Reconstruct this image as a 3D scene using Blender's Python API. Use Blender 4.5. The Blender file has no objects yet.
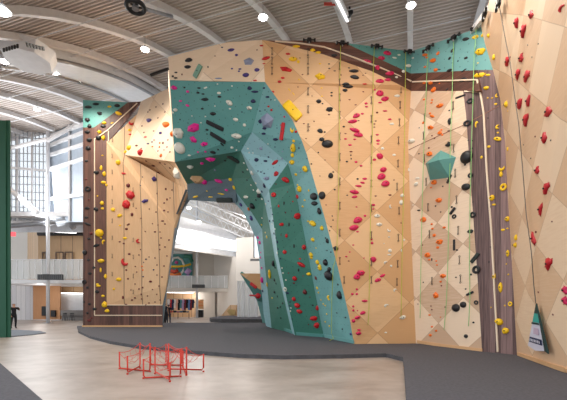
import bpy, bmesh, math, random
from mathutils import Vector, Matrix
from mathutils.bvhtree import BVHTree
C = bpy.context.scene.collection
RND = random.Random(7)
F, CX, HZ, H = 370.0, 283.5, 305.0, 1.6
CAM = Vector((0, 0, H))

def P(px, py, Y): return Vector(((px-CX)/F*Y, Y, H+(HZ-py)/F*Y))
def ray(px, py): return Vector(((px-CX)/F, 1.0, (HZ-py)/F))
def G(px, py, z=0.0):                      # a point of the ground (height z) seen at px, py
    return P(px, py, F*(H-z)/(py-HZ))
def gY(py, z=0.0): return F*(H-z)/(py-HZ)

# ------------------------------------------------------------------ materials
def lin(c):
    c = c/255.0
    return c/12.92 if c <= 0.04045 else ((c+0.055)/1.055)**2.4
def rgb(r, g, b): return (lin(r), lin(g), lin(b), 1.0)
MATS = {}
def newmat(name):
    m = bpy.data.materials.new(name); m.use_nodes = True
    nt = m.node_tree; nt.nodes.clear()
    out = nt.nodes.new('ShaderNodeOutputMaterial'); b = nt.nodes.new('ShaderNodeBsdfPrincipled')
    nt.links.new(b.outputs[0], out.inputs[0])
    return m, nt, b
def paint(name, c, rough=.6, metal=0.0, vary=.06, scale=3.0, bump=0.0, spec=None):
    if name in MATS: return MATS[name]
    m, nt, b = newmat(name)
    tc = nt.nodes.new('ShaderNodeTexCoord'); n = nt.nodes.new('ShaderNodeTexNoise')
    n.inputs['Scale'].default_value = scale; n.inputs['Detail'].default_value = 4
    nt.links.new(tc.outputs['Object'], n.inputs['Vector'])
    mx = nt.nodes.new('ShaderNodeMix'); mx.data_type = 'RGBA'
    lo = tuple(x*(1-vary*2) for x in c[:3])+(1,); hi = tuple(min(1, x*(1+vary*2)) for x in c[:3])+(1,)
    mx.inputs[6].default_value = lo; mx.inputs[7].default_value = hi
    nt.links.new(n.outputs['Fac'], mx.inputs[0]); nt.links.new(mx.outputs[2], b.inputs['Base Color'])
    b.inputs['Roughness'].default_value = rough; b.inputs['Metallic'].default_value = metal
    if spec is not None: b.inputs['Specular IOR Level'].default_value = spec
    if bump:
        bp = nt.nodes.new('ShaderNodeBump'); bp.inputs['Strength'].default_value = bump
        nt.links.new(n.outputs['Fac'], bp.inputs['Height']); nt.links.new(bp.outputs[0], b.inputs['Normal'])
    MATS[name] = m
    return m
def emit(name, c, s):
    if name in MATS: return MATS[name]
    m, nt, b = newmat(name)
    b.inputs['Base Color'].default_value = c
    b.inputs['Emission Color'].default_value = c; b.inputs['Emission Strength'].default_value = s
    MATS[name] = m; return m
def glass(name, c, a=.25):
    m = bpy.data.materials.new(name); m.use_nodes = True; nt = m.node_tree; nt.nodes.clear()
    o = nt.nodes.new('ShaderNodeOutputMaterial'); t = nt.nodes.new('ShaderNodeBsdfTransparent')
    p = nt.nodes.new('ShaderNodeBsdfPrincipled'); p.inputs['Base Color'].default_value = c; p.inputs['Roughness'].default_value = .25
    mx = nt.nodes.new('ShaderNodeMixShader'); mx.inputs[0].default_value = a
    nt.links.new(t.outputs[0], mx.inputs[1]); nt.links.new(p.outputs[0], mx.inputs[2]); nt.links.new(mx.outputs[0], o.inputs[0])
    MATS[name] = m; return m
def MATH(nt, op, a, b=None, c=None):
    n = nt.nodes.new('ShaderNodeMath'); n.operation = op
    for i, v in enumerate((a, b, c)):
        if v is None: continue
        if isinstance(v, (int, float)): n.inputs[i].default_value = v
        else: nt.links.new(v, n.inputs[i])
    return n.outputs[0]
def plywood(name, dark, light, W, Hh, tint=.10, ang=35, grain=.10, rough=.55, third=None):
    """diamond marquetry of pale and dark birch sheets, from the panel's metric UVs"""
    m, nt, b = newmat(name)
    uv = nt.nodes.new('ShaderNodeUVMap'); uv.uv_map = 'UVMap'
    sp = nt.nodes.new('ShaderNodeSeparateXYZ'); nt.links.new(uv.outputs[0], sp.inputs[0])
    u = MATH(nt, 'DIVIDE', sp.outputs[0], W); v = MATH(nt, 'DIVIDE', sp.outputs[1], Hh)
    p = MATH(nt, 'FLOOR', MATH(nt, 'ADD', MATH(nt, 'ADD', u, v), .5)); q = MATH(nt, 'FLOOR', MATH(nt, 'ADD', MATH(nt, 'SUBTRACT', u, v), .5))
    par = MATH(nt, 'ABSOLUTE', MATH(nt, 'MODULO', p, 2.0))    # rows of one tone along one diagonal
    qar = MATH(nt, 'ABSOLUTE', MATH(nt, 'MODULO', q, 2.0))
    chk = MATH(nt, 'ABSOLUTE', MATH(nt, 'SUBTRACT', par, qar))
    cb = nt.nodes.new('ShaderNodeCombineXYZ'); nt.links.new(p, cb.inputs[0]); nt.links.new(q, cb.inputs[1])
    wn = nt.nodes.new('ShaderNodeTexWhiteNoise'); wn.noise_dimensions = '3D'; nt.links.new(cb.outputs[0], wn.inputs['Vector'])
    # grain turned with the cell
    mp = nt.nodes.new('ShaderNodeMapping'); mp.inputs['Scale'].default_value = (1.2, 14, 1); mp.inputs['Rotation'].default_value = (0, 0, math.radians(ang))
    nt.links.new(uv.outputs[0], mp.inputs[0])
    mp2 = nt.nodes.new('ShaderNodeMapping'); mp2.inputs['Scale'].default_value = (1.2, 14, 1); mp2.inputs['Rotation'].default_value = (0, 0, math.radians(90))
    nt.links.new(uv.outputs[0], mp2.inputs[0])
    mv = nt.nodes.new('ShaderNodeMix'); mv.data_type = 'VECTOR'
    nt.links.new(chk, mv.inputs[0]); nt.links.new(mp.outputs[0], mv.inputs[4]); nt.links.new(mp2.outputs[0], mv.inputs[5])
    n = nt.nodes.new('ShaderNodeTexNoise'); n.inputs['Scale'].default_value = 1.6; n.inputs['Detail'].default_value = 5
    nt.links.new(mv.outputs[1], n.inputs['Vector'])
    f = MATH(nt, 'ADD', chk, MATH(nt, 'MULTIPLY', MATH(nt, 'SUBTRACT', wn.outputs['Value'], .5), tint*4))
    f = MATH(nt, 'ADD', f, MATH(nt, 'MULTIPLY', MATH(nt, 'SUBTRACT', n.outputs['Fac'], .5), grain*14))
    mx = nt.nodes.new('ShaderNodeMix'); mx.data_type = 'RGBA'; mx.clamp_factor = True
    nt.links.new(f, mx.inputs[0]); mx.inputs[6].default_value = dark; mx.inputs[7].default_value = light
    # seams
    fu = MATH(nt, 'ABSOLUTE', MATH(nt, 'SUBTRACT', MATH(nt, 'FRACT', MATH(nt, 'ADD', MATH(nt, 'ADD', u, v), .5)), .5))
    fv = MATH(nt, 'ABSOLUTE', MATH(nt, 'SUBTRACT', MATH(nt, 'FRACT', MATH(nt, 'ADD', MATH(nt, 'SUBTRACT', u, v), .5)), .5))
    seam = MATH(nt, 'GREATER_THAN', MATH(nt, 'MAXIMUM', fu, fv), .494)
    m2 = nt.nodes.new('ShaderNodeMix'); m2.data_type = 'RGBA'; m2.blend_type = 'MULTIPLY'
    nt.links.new(MATH(nt, 'MULTIPLY', seam, .35), m2.inputs[0]); nt.links.new(mx.outputs[2], m2.inputs[6]); m2.inputs[7].default_value = (.25, .15, .1, 1)
    nt.links.new(m2.outputs[2], b.inputs['Base Color']); b.inputs['Roughness'].default_value = rough
    MATS[name] = m; return m
def planks(name, a, bcol, width, vert=True, rough=.55):
    """boards of mixed tone side by side, with long grain"""
    m, nt, b = newmat(name)
    uv = nt.nodes.new('ShaderNodeUVMap'); uv.uv_map = 'UVMap'
    sp = nt.nodes.new('ShaderNodeSeparateXYZ'); nt.links.new(uv.outputs[0], sp.inputs[0])
    k = sp.outputs[0] if vert else sp.outputs[1]
    c = MATH(nt, 'DIVIDE', k, width); fl = MATH(nt, 'FLOOR', c)
    wn = nt.nodes.new('ShaderNodeTexWhiteNoise'); wn.noise_dimensions = '1D'; nt.links.new(fl, wn.inputs['W'])
    mp = nt.nodes.new('ShaderNodeMapping'); mp.inputs['Scale'].default_value = (16, .8, 1) if vert else (.8, 16, 1)
    nt.links.new(uv.outputs[0], mp.inputs[0])
    n = nt.nodes.new('ShaderNodeTexNoise'); n.inputs['Scale'].default_value = 1.5; n.inputs['Detail'].default_value = 6
    nt.links.new(mp.outputs[0], n.inputs['Vector'])
    f = MATH(nt, 'ADD', MATH(nt, 'MULTIPLY', wn.outputs['Value'], .55), MATH(nt, 'MULTIPLY', MATH(nt, 'SUBTRACT', n.outputs['Fac'], .3), 1.1))
    mx = nt.nodes.new('ShaderNodeMix'); mx.data_type = 'RGBA'; mx.clamp_factor = True
    nt.links.new(f, mx.inputs[0]); mx.inputs[6].default_value = a; mx.inputs[7].default_value = bcol
    seam = MATH(nt, 'LESS_THAN', MATH(nt, 'FRACT', c), .05)
    m2 = nt.nodes.new('ShaderNodeMix'); m2.data_type = 'RGBA'; m2.blend_type = 'MULTIPLY'
    nt.links.new(MATH(nt, 'MULTIPLY', seam, .7), m2.inputs[0]); nt.links.new(mx.outputs[2], m2.inputs[6]); m2.inputs[7].default_value = (.12, .1, .1, 1)
    nt.links.new(m2.outputs[2], b.inputs['Base Color']); b.inputs['Roughness'].default_value = rough
    MATS[name] = m; return m
def teal(name, c):
    """painted plywood: sheet joints and rows of threaded inserts"""
    m, nt, b = newmat(name)
    uv = nt.nodes.new('ShaderNodeUVMap'); uv.uv_map = 'UVMap'
    n = nt.nodes.new('ShaderNodeTexNoise'); n.inputs['Scale'].default_value = 1.1; n.inputs['Detail'].default_value = 5
    nt.links.new(uv.outputs[0], n.inputs['Vector'])
    mx = nt.nodes.new('ShaderNodeMix'); mx.data_type = 'RGBA'
    mx.inputs[6].default_value = tuple(x*.86 for x in c[:3])+(1,); mx.inputs[7].default_value = tuple(x*1.14 for x in c[:3])+(1,)
    nt.links.new(n.outputs['Fac'], mx.inputs[0])
    sp = nt.nodes.new('ShaderNodeSeparateXYZ'); nt.links.new(uv.outputs[0], sp.inputs[0])
    fx = MATH(nt, 'SUBTRACT', MATH(nt, 'FRACT', MATH(nt, 'DIVIDE', sp.outputs[0], .3)), .5); fy = MATH(nt, 'SUBTRACT', MATH(nt, 'FRACT', MATH(nt, 'DIVIDE', sp.outputs[1], .3)), .5)
    d = MATH(nt, 'SQRT', MATH(nt, 'ADD', MATH(nt, 'MULTIPLY', fx, fx), MATH(nt, 'MULTIPLY', fy, fy)))
    dot = MATH(nt, 'LESS_THAN', d, .07)
    m2 = nt.nodes.new('ShaderNodeMix'); m2.data_type = 'RGBA'; m2.blend_type = 'MULTIPLY'
    nt.links.new(MATH(nt, 'MULTIPLY', dot, .6), m2.inputs[0]); nt.links.new(mx.outputs[2], m2.inputs[6]); m2.inputs[7].default_value = (.15, .15, .15, 1)
    nt.links.new(m2.outputs[2], b.inputs['Base Color']); b.inputs['Roughness'].default_value = .55
    MATS[name] = m; return m

plyB = plywood('honey_plywood', rgb(208, 162, 114), rgb(224, 184, 138), 2.55, 2.35)
plyC = plywood('crown_plywood', rgb(230, 202, 170), rgb(242, 218, 190), 3.4, 3.0, tint=.1)
plyM = plywood('pale_plywood', rgb(206, 172, 142), rgb(238, 212, 184), 2.04, 1.80, ang=-45)
plyR = plywood('maple_plywood', rgb(234, 206, 174), rgb(218, 182, 146), 2.2, 1.85)
plyL = planks('tan_plywood', rgb(206, 164, 122), rgb(230, 194, 154), 1.22)
brownH = planks('walnut_boards', rgb(62, 34, 28), rgb(126, 82, 64), .22, vert=False)
brownV = planks('walnut_boards_upright', rgb(58, 36, 34), rgb(128, 88, 74), .20)
greyV = planks('lit_grey_walnut_boards', rgb(66, 44, 42), rgb(156, 126, 122), .17)  # brown boards with the grey-violet light on them put into the colour
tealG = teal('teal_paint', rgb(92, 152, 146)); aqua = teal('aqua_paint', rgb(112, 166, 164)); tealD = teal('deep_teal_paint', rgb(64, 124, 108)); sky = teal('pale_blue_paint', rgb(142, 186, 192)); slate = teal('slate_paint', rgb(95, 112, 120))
cream = paint('cream_trim', rgb(232, 212, 186), .5)
birch = planks('birch_boards', rgb(196, 158, 118), rgb(222, 188, 150), 1.2, rough=.5)
kickw = paint('kick_plywood', rgb(216, 172, 126), .5, scale=1.5)
white = paint('white_steel', rgb(232, 234, 238), .4)
wall_white = paint('painted_wall', rgb(222, 216, 208), .7, scale=.6, vary=.03)
deckm = paint('roof_deck', rgb(198, 186, 178), .45, vary=.05, scale=.4)
beamm = paint('beam_paint', rgb(224, 222, 222), .5)
padm = paint('charcoal_carpet', rgb(88, 87, 92), .95, vary=.18, scale=18, bump=.2, spec=.2)
padside = paint('pad_edge_vinyl', rgb(72, 72, 76), .8, vary=.25, scale=6)
bluepad = paint('blue_grey_carpet', rgb(112, 120, 132), .9, vary=.1, scale=10)
blackm = paint('black_metal', rgb(24, 24, 26), .45)
darkgreen = paint('dark_green_paint', rgb(34, 84, 62), .6)
redsteel = paint('red_steel', rgb(200, 52, 34), .4)
greysteel = paint('grey_steel', rgb(150, 152, 156), .4, metal=.5)
bluegrey = paint('siding', rgb(160, 170, 182), .5)

# concrete floor
m, nt, b = newmat('concrete'); MATS['concrete'] = m
tc = nt.nodes.new('ShaderNodeTexCoord'); n1 = nt.nodes.new('ShaderNodeTexNoise'); n1.inputs['Scale'].default_value = .45; n1.inputs['Detail'].default_value = 8; n1.inputs['Roughness'].default_value = .62; n1.inputs['Distortion'].default_value = .6
n2 = nt.nodes.new('ShaderNodeTexNoise'); n2.inputs['Scale'].default_value = 3.0; n2.inputs['Detail'].default_value = 8
mp = nt.nodes.new('ShaderNodeMapping'); mp.inputs['Rotation'].default_value = (0, 0, .3); mp.inputs['Scale'].default_value = (.9, 1.1, 1)
nt.links.new(tc.outputs['Object'], mp.inputs[0]); nt.links.new(mp.outputs[0], n1.inputs['Vector']); nt.links.new(tc.outputs['Object'], n2.inputs['Vector'])
cr = nt.nodes.new('ShaderNodeValToRGB'); cr.color_ramp.elements[0].position = .3; cr.color_ramp.elements[0].color = rgb(130, 116, 106); cr.color_ramp.elements[1].position = .68; cr.color_ramp.elements[1].color = rgb(182, 171, 163)
nt.links.new(MATH(nt, 'ADD', MATH(nt, 'MULTIPLY', n1.outputs['Fac'], .8), MATH(nt, 'MULTIPLY', n2.outputs['Fac'], .2)), cr.inputs[0])
nt.links.new(cr.outputs[0], b.inputs['Base Color']); b.inputs['Roughness'].default_value = .38; b.inputs['Specular IOR Level'].default_value = .45
concrete = m

# ------------------------------------------------------------------ object helpers
def tag(o, label=None, cat=None, group=None, kind=None):
    if label: o['label'] = label
    if cat: o['category'] = cat
    if group: o['group'] = group
    if kind: o['kind'] = kind
    return o
def empty(name, loc, label, cat, group=None):
    o = bpy.data.objects.new(name, None); C.objects.link(o); o.location = loc; o.empty_display_size = .2
    return tag(o, label, cat, group)
def link(name, me, parent=None, mat=None):
    o = bpy.data.objects.new(name, me); C.objects.link(o)
    if mat: me.materials.append(mat)
    if parent is not None:
        o.parent = parent; o.matrix_parent_inverse = Matrix.Identity(4)
        o.location = -Vector(parent.location)
    return o
def bmobj(name, bm, mat, parent=None, smooth=False):
    me = bpy.data.meshes.new(name); bm.normal_update(); bm.to_mesh(me); bm.free()
    if smooth:
        for p in me.polygons: p.use_smooth = True
    return link(name, me, parent, mat)
def struct(o): o['kind'] = 'structure'; return o
def add_box(bm, lo, hi, M=None):
    vs = [Vector((x, y, z)) for z in (lo[2], hi[2]) for y in (lo[1], hi[1]) for x in (lo[0], hi[0])]
    if M is not None: vs = [M @ v for v in vs]
    v = [bm.verts.new(c) for c in vs]
    for f in ((0, 2, 3, 1), (4, 5, 7, 6), (0, 1, 5, 4), (2, 6, 7, 3), (0, 4, 6, 2), (1, 3, 7, 5)): bm.faces.new([v[i] for i in f])
def frame_along(a, b2):
    d = (b2-a).normalized(); up = Vector((0, 0, 1)) if abs(d.z) < .95 else Vector((1, 0, 0))
    s = d.cross(up).normalized(); t = s.cross(d).normalized(); return d, s, t
def add_tube(bm, pts, r, n=8, cap=True):
    rings = []
    for i, p in enumerate(pts):
        a = pts[max(0, i-1)]; c = pts[min(len(pts)-1, i+1)]
        d, s, t = frame_along(a, c)
        rings.append([bm.verts.new(p+s*(r*math.cos(2*math.pi*k/n))+t*(r*math.sin(2*math.pi*k/n))) for k in range(n)])
    for i in range(len(rings)-1):
        for k in range(n): bm.faces.new((rings[i][k], rings[i][(k+1) % n], rings[i+1][(k+1) % n], rings[i+1][k]))
    if cap: bm.faces.new(rings[0][::-1]); bm.faces.new(rings[-1])
def add_bar(bm, a, b2, w, h):
    d, s, t = frame_along(a, b2)
    M = Matrix((( s.x, d.x, t.x, a.x), (s.y, d.y, t.y, a.y), (s.z, d.z, t.z, a.z), (0, 0, 0, 1)))
    add_box(bm, (-w/2, 0, -h/2), (w/2, (b2-a).length, h/2), M)
def add_disc(bm, c, axis, r, h, n=20, r2=None):
    r2 = r if r2 is None else r2; a = c-axis*h/2; d = c+axis*h/2
    _, s, t = frame_along(a, d)
    A = [bm.verts.new(a+s*(r*math.cos(2*math.pi*k/n))+t*(r*math.sin(2*math.pi*k/n))) for k in range(n)]
    B = [bm.verts.new(d+s*(r2*math.cos(2*math.pi*k/n))+t*(r2*math.sin(2*math.pi*k/n))) for k in range(n)]
    for k in range(n): bm.faces.new((A[k], A[(k+1) % n], B[(k+1) % n], B[k]))
    bm.faces.new(A[::-1]); bm.faces.new(B)

# ------------------------------------------------------------------ wall panels
BV, BP = [], []          # triangles for placing holds and trim on the walls
def slab(name, pts, mat, parent, th=.14, origin=None, extra=None, reg=True):
    """a flat or creased sheet through pts, th thick, with metric UVs; pts are world points"""
    pts = [Vector(p) for p in pts]
    nrm = Vector((0, 0, 0))
    for i, p in enumerate(pts):
        q = pts[(i+1) % len(pts)]; nrm += p.cross(q)
    nrm.normalize(); c = sum(pts, Vector())/len(pts)
    if nrm.dot(CAM-c) < 0: nrm = -nrm
    tris = bpy_tess(pts)
    bm = bmesh.new(); f = [bm.verts.new(p) for p in pts]; bk = [bm.verts.new(p-nrm*th) for p in pts]
    for t in tris:
        tri = [pts[i] for i in t]
        fn = (tri[1]-tri[0]).cross(tri[2]-tri[0])
        if fn.length < 1e-9: continue
        t = t if fn.dot(nrm) > 0 else t[::-1]
        bm.faces.new([f[i] for i in t]); bm.faces.new([bk[i] for i in t[::-1]])
        if reg:
            BP.append((len(BV), len(BV)+1, len(BV)+2)); BV.extend([pts[i] for i in t])
    n = len(pts)
    for i in range(n):
        j = (i+1) % n
        bm.faces.new((f[i], f[j], bk[j], bk[i]))
    bmesh.ops.recalc_face_normals(bm, faces=bm.faces)
    up = Vector((0, 0, 1)); u = up.cross(nrm)
    u = u.normalized() if u.length > .05 else Vector((1, 0, 0)); v = nrm.cross(u)
    o = origin if origin is not None else c
    uvl = bm.loops.layers.uv.new('UVMap')
    for fc in bm.faces:
        for l in fc.loops: l[uvl].uv = ((l.vert.co-o).dot(u), (l.vert.co-o).dot(v))
    return bmobj(name, bm, mat, parent)
from mathutils.geometry import tessellate_polygon
def bpy_tess(pts): return [tuple(t) for t in tessellate_polygon([pts])]
def panel(name, pp, mat, parent, **k): return slab(name, [P(*p) for p in pp], mat, parent, **k)

# ---- big teal and honey wall -------------------------------------------------
prow = empty('climbing_wall', (1.0, 14.5, .12), 'towering honey plywood wall with a teal arch overhang and aqua prow', 'climbing wall', 'climbing walls')
A_, B_, C_, D_, E_ = (170, 80, 15.2), (265, 82, 14.0), (252, 132, 15.2), (241, 151, 16.2), (175, 162, 17.5)
ARC = [(265, 82, 14.0), (273, 93, 14.0), (281, 104, 14.0), (293, 121, 14.0), (302, 141, 14.0), (307, 155, 14), (311, 170, 14.0), (324, 215, 14.0), (338, 268, 14.0), (350, 320, 14.0), (354, 344, 14.05)]
g_, h_ = (288, 163, 15.0), (269, 190, 15.8)
T1L = [g_, (294, 184, 15.3), (303, 228, 15.8), (311, 270, 16.2), (319, 313, 16.8), (324, 337.2, 17.05)]
panel('honey_panel', [(262, 40, 14), (267, 40.5, 14), (324, 54.5, 14), (371, 71, 14.1), (400, 85, 14.2), (411, 91, 14.35), (408, 142, 14.35), (411, 228, 14.35), (414, 300, 14.3), (416, 343.5, 14.25)]+ARC[::-1],
      plyB, prow, origin=P(345, 147, 14))
panel('crown_panel', [(168, 57, 14.9), (200, 48.5, 14.5), (222, 43.5, 14.1), (198, 80.6, 14.75), (170, 80, 15.2)], plyC, prow)
panel('crown_panel', [(222, 43.5, 14.1), (228, 42, 14.1), (262, 40, 14), (265, 82, 14), (198, 80.6, 14.75)], plyC, prow)
panel('overhang_panel', [A_, B_, C_, D_, E_], tealG, prow)
panel('side_panel', [(169.6, 80, 15.3), (174.6, 162, 17.6), (175.2, 162, 21.6), (168.4, 88, 22.4), (168.2, 70, 18)], plyC, prow, reg=False, th=.05)
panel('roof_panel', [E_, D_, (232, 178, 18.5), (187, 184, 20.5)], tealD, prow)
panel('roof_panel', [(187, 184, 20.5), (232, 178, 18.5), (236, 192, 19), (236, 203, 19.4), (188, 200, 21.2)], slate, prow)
panel('prow_panel', [B_]+ARC[1:5]+[g_, C_], aqua, prow)
panel('strip_panel', ARC[4:]+T1L[::-1], aqua, prow)
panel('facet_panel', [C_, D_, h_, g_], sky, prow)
S_R = [h_, (272, 210, 15.9), (278, 256, 16.6), (287, 300, 17.4), (295, 335.4, 18.05)]
S_L = [D_, (252, 178, 17.2), (264, 199, 17.4), (270, 228, 17.6), (274.5, 256, 18.0), (284.5, 300, 18.6), (292, 333, 19.3)]
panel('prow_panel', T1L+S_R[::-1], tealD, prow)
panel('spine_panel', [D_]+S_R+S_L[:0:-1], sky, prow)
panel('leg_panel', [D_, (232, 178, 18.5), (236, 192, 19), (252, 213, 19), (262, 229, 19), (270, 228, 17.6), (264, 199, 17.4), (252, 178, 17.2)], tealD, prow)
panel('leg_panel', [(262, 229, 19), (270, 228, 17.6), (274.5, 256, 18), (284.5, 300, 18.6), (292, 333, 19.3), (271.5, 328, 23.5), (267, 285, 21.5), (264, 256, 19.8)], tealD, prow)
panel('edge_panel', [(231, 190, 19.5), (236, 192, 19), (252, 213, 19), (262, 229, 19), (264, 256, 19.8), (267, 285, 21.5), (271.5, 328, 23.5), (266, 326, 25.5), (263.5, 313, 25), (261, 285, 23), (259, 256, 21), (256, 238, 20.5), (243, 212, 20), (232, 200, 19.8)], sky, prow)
# wooden frame over the top, teal behind it
brown_top = panel('wood_band', [(267, 40.5, 14), (300, 40.5, 14), (345, 43, 14), (411, 73.5, 14.35), (411, 91, 14.35), (400, 85, 14.2), (371, 71, 14.1), (324, 54.5, 14)], brownH, prow)
panel('teal_corner', [(343, 42.5, 14), (411, 51.5, 14.4), (411, 73.5, 14.4), (345, 43, 14)], tealG, prow)

# ---- pale corner wall ---------------------------------------------------------
corner = empty('climbing_wall', (5.8, 13, .12), 'pale diamond plywood climbing wall in the corner, grey plank strip on its right', 'climbing wall', 'climbing walls')
panel('pale_panel', [(411, 91, 14.35), (463, 91, 12.3), (466, 114, 12.2), (470, 171, 12.1), (474, 228, 12.0), (478, 285, 11.9), (482, 351.5, 11.8), (416, 343.5, 14.25), (414, 300, 14.3), (411, 228, 14.35), (408, 142, 14.35)],
      plyM, corner, origin=P(439, 248, 13.3))
panel('wood_band', [(411, 73.5, 14.35), (478, 70, 11.95), (480, 91, 11.7), (463, 91, 12.3), (411, 91, 14.35)], brownH, corner)
panel('teal_panel', [(411, 51.5, 14.4), (481, 27, 12.0), (485, 44, 11.7), (493, 70, 11.5), (478, 70, 11.95), (411, 73.5, 14.35)], aqua, corner)
panel('plank_strip', [(478, 70, 11.95), (493, 70, 11.5), (500, 98, 11.35), (505, 142, 11.25), (508, 200, 11.15), (511, 248, 11.1), (514, 300, 11.0), (517, 355, 10.96), (482, 351.5, 11.8), (478, 285, 11.9), (474, 228, 12), (470, 171, 12.1), (466, 114, 12.2), (463, 91, 12.3)],
      greyV, corner)
# ---- right wall ---------------------------------------------------------------
right = empty('climbing_wall', (6.6, 9.5, .12), 'tall maple plywood wall with big red holds along the right side', 'climbing wall', 'climbing walls')
Rb = P(567, 373, 8.06)
def Rw(Y, z, base=Vector((6.92, 10.96, 0)), d=Vector((-.75, -2.9, 0))):
    k = (10.96-Y)/2.9; return Vector((6.92-.75*k-.108*(z-.12), Y+.02*(z-.12), z))
rpts = [P(485, 44, 11.7), P(493, 70, 11.5), P(500, 98, 11.35), P(505, 142, 11.25), P(508, 200, 11.15), P(511, 248, 11.1), P(514, 300, 11.0), P(517, 355, 10.96)]
low = Rw(3.0, .12); top = Rw(3.0, 10.5); top0 = P(481, 27, 11.95)
slab('maple_panel', [top0]+rpts+[low, top], plyR, right, origin=P(535.5, 250, 9.8))
# ---- left tower ---------------------------------------------------------------
tower = empty('climbing_wall', (-11, 25, .12), 'distant left plywood tower framed in dark brown boards', 'climbing wall', 'climbing walls')
panel('tan_panel', [(106, 141, 25), (109, 141, 25), (137, 114, 25), (125, 155, 25), (150, 167, 25), (175, 183, 24), (174, 228, 24.3), (166.5, 285, 24.8), (162.5, 305, 25), (106, 305, 25)], plyL, tower)
panel('tan_panel', [(141, 101.5, 25), (168, 88.5, 22.5), (172, 110, 22), (175.5, 162, 21.5), (125, 155, 25), (137, 114, 25)], plyC, tower)
panel('underside_panel', [(125, 155, 25), (175.5, 162, 21.5), (188, 190, 20.8), (175, 183, 24), (150, 167, 25)], plyL, tower)
panel('side_panel', [(175, 183, 24), (188, 190, 20.8), (178, 215, 24.2), (174, 228, 24.3)], plyL, tower)
panel('inner_leg', [(188, 190, 20.9), (190, 200, 22), (181, 214, 25), (174, 250, 26), (167.3, 290, 26.5), (163.3, 325, 26.5), (162.2, 326, 25.2), (166.5, 285, 24.9), (174, 228, 24.4), (178, 215, 24.3)], slate, tower)
panel('wood_band', [(83, 127.5, 25), (94, 127.5, 25), (128, 102.3, 25), (141, 101.5, 25), (109, 141, 25), (106, 141, 25), (106, 305, 25), (162.5, 305, 25), (162, 325.3, 25), (83, 325.3, 25)], brownV, tower)
panel('teal_panel', [(83, 100, 25), (128, 102.3, 25), (94, 127.5, 25), (83, 127.5, 25)], tealG, tower)
panel('kick_board', [(82, 325.3, 24.98), (162, 325.3, 24.98), (162, 327.4, 24.98), (82, 327.4, 24.98)], kickw, tower)

bvh = BVHTree.FromPolygons(BV, BP)
def hit(px, py):
    d = ray(px, py).normalized()
    r = bvh.ray_cast(CAM, d)
    if r[0] is None: return None
    n = r[1]
    if n.dot(d) > 0: n = -n
    return r[0], n
def trim(parent, pts, w, mat=cream, name='trim_strip', lift=.035, z=None):
    """a batten w px wide that follows the wall along the polyline"""
    bm = bmesh.new()
    for (a, b2) in zip(pts, pts[1:]):
        ha, hb = hit(*a), hit(*b2)
        if not ha or not hb: continue
        pa, pb = ha[0], hb[0]; n = (ha[1]+hb[1]).normalized(); d = (pb-pa).normalized(); s = d.cross(n).normalized()
        ww = w*(pa.y+pb.y)/2/F/2
        q = [pa-s*ww, pb-s*ww+d*ww, pb+s*ww+d*ww, pa+s*ww]
        vs = [bm.verts.new(p-n*.02) for p in q]+[bm.verts.new(p+n*lift) for p in q]
        for f in ((3, 2, 1, 0), (4, 5, 6, 7), (0, 1, 5, 4), (1, 2, 6, 5), (2, 3, 7, 6), (3, 0, 4, 7)): bm.faces.new([vs[i] for i in f])
    bmesh.ops.recalc_face_normals(bm, faces=bm.faces)
    return bmobj(name, bm, mat, parent)
trim(prow, [(275, 41.5), (300, 43.5), (324, 47.3), (353, 57.5), (380, 68), (410.5, 81.3)], 1.1)
trim(corner, [(412.5, 82), (440, 81), (476.5, 80)], 1.2)
trim(corner, [(477.5, 80), (482, 100), (484, 114), (487, 171), (491.5, 228), (494.5, 285), (498, 351)], 1.6)
trim(corner, [(464.5, 91.5), (479, 91.7)], 1.1)
trim(corner, [(408.5, 150), (435, 137.5), (464, 125), (499, 106)], .5, paint('seam_brown', rgb(150, 100, 80)), 'seam_strip', .012)
trim(corner, [(417.5, 341.5), (440, 345), (481, 350)], 3.0, kickw, 'kick_board')
trim(right, [(518.5, 354.5), (540, 361.5), (566, 370), (600, 382)], 4.5, kickw, 'kick_board')
trim(prow, [(285, 329.5), (292, 332)], 3, tealG, 'kick_board')
trim(prow, [(296.5, 333.5), (323, 335.5)], 3.4, tealG, 'kick_board')
trim(prow, [(325, 336), (352.8, 341.3)], 3.6, aqua, 'kick_board')
trim(tower, [(94.7, 315.3), (94.7, 139.3), (108.6, 129.6), (137, 103.5)], .9)
trim(tower, [(94.7, 315.3), (161.5, 315.3)], .9)
trim(tower, [(106, 305), (162, 305)], .8)
trim(tower, [(108.6, 131), (108.6, 141)], .9)

# ------------------------------------------------------------------ climbing holds
COL = {'K': ('black', rgb(26, 26, 30)), 'Y': ('yellow', rgb(242, 196, 18)), 'R': ('red', rgb(196, 20, 28)), 'P': ('pink', rgb(206, 26, 84)), 'M': ('magenta', rgb(228, 30, 140)),
       'V': ('purple', rgb(70, 52, 122)), 'N': ('navy', rgb(32, 34, 76)), 'O': ('orange', rgb(236, 112, 22)), 'W': ('white', rgb(226, 222, 208)), 'G': ('grey', rgb(140, 148, 172)),
       'D': ('maroon', rgb(104, 30, 30)), 'C': ('crimson', rgb(186, 20, 36)), 'T': ('charcoal', rgb(38, 48, 44)), 'B': ('tan', rgb(214, 170, 124)), 'E': ('mint', rgb(120, 160, 140))}
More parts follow.
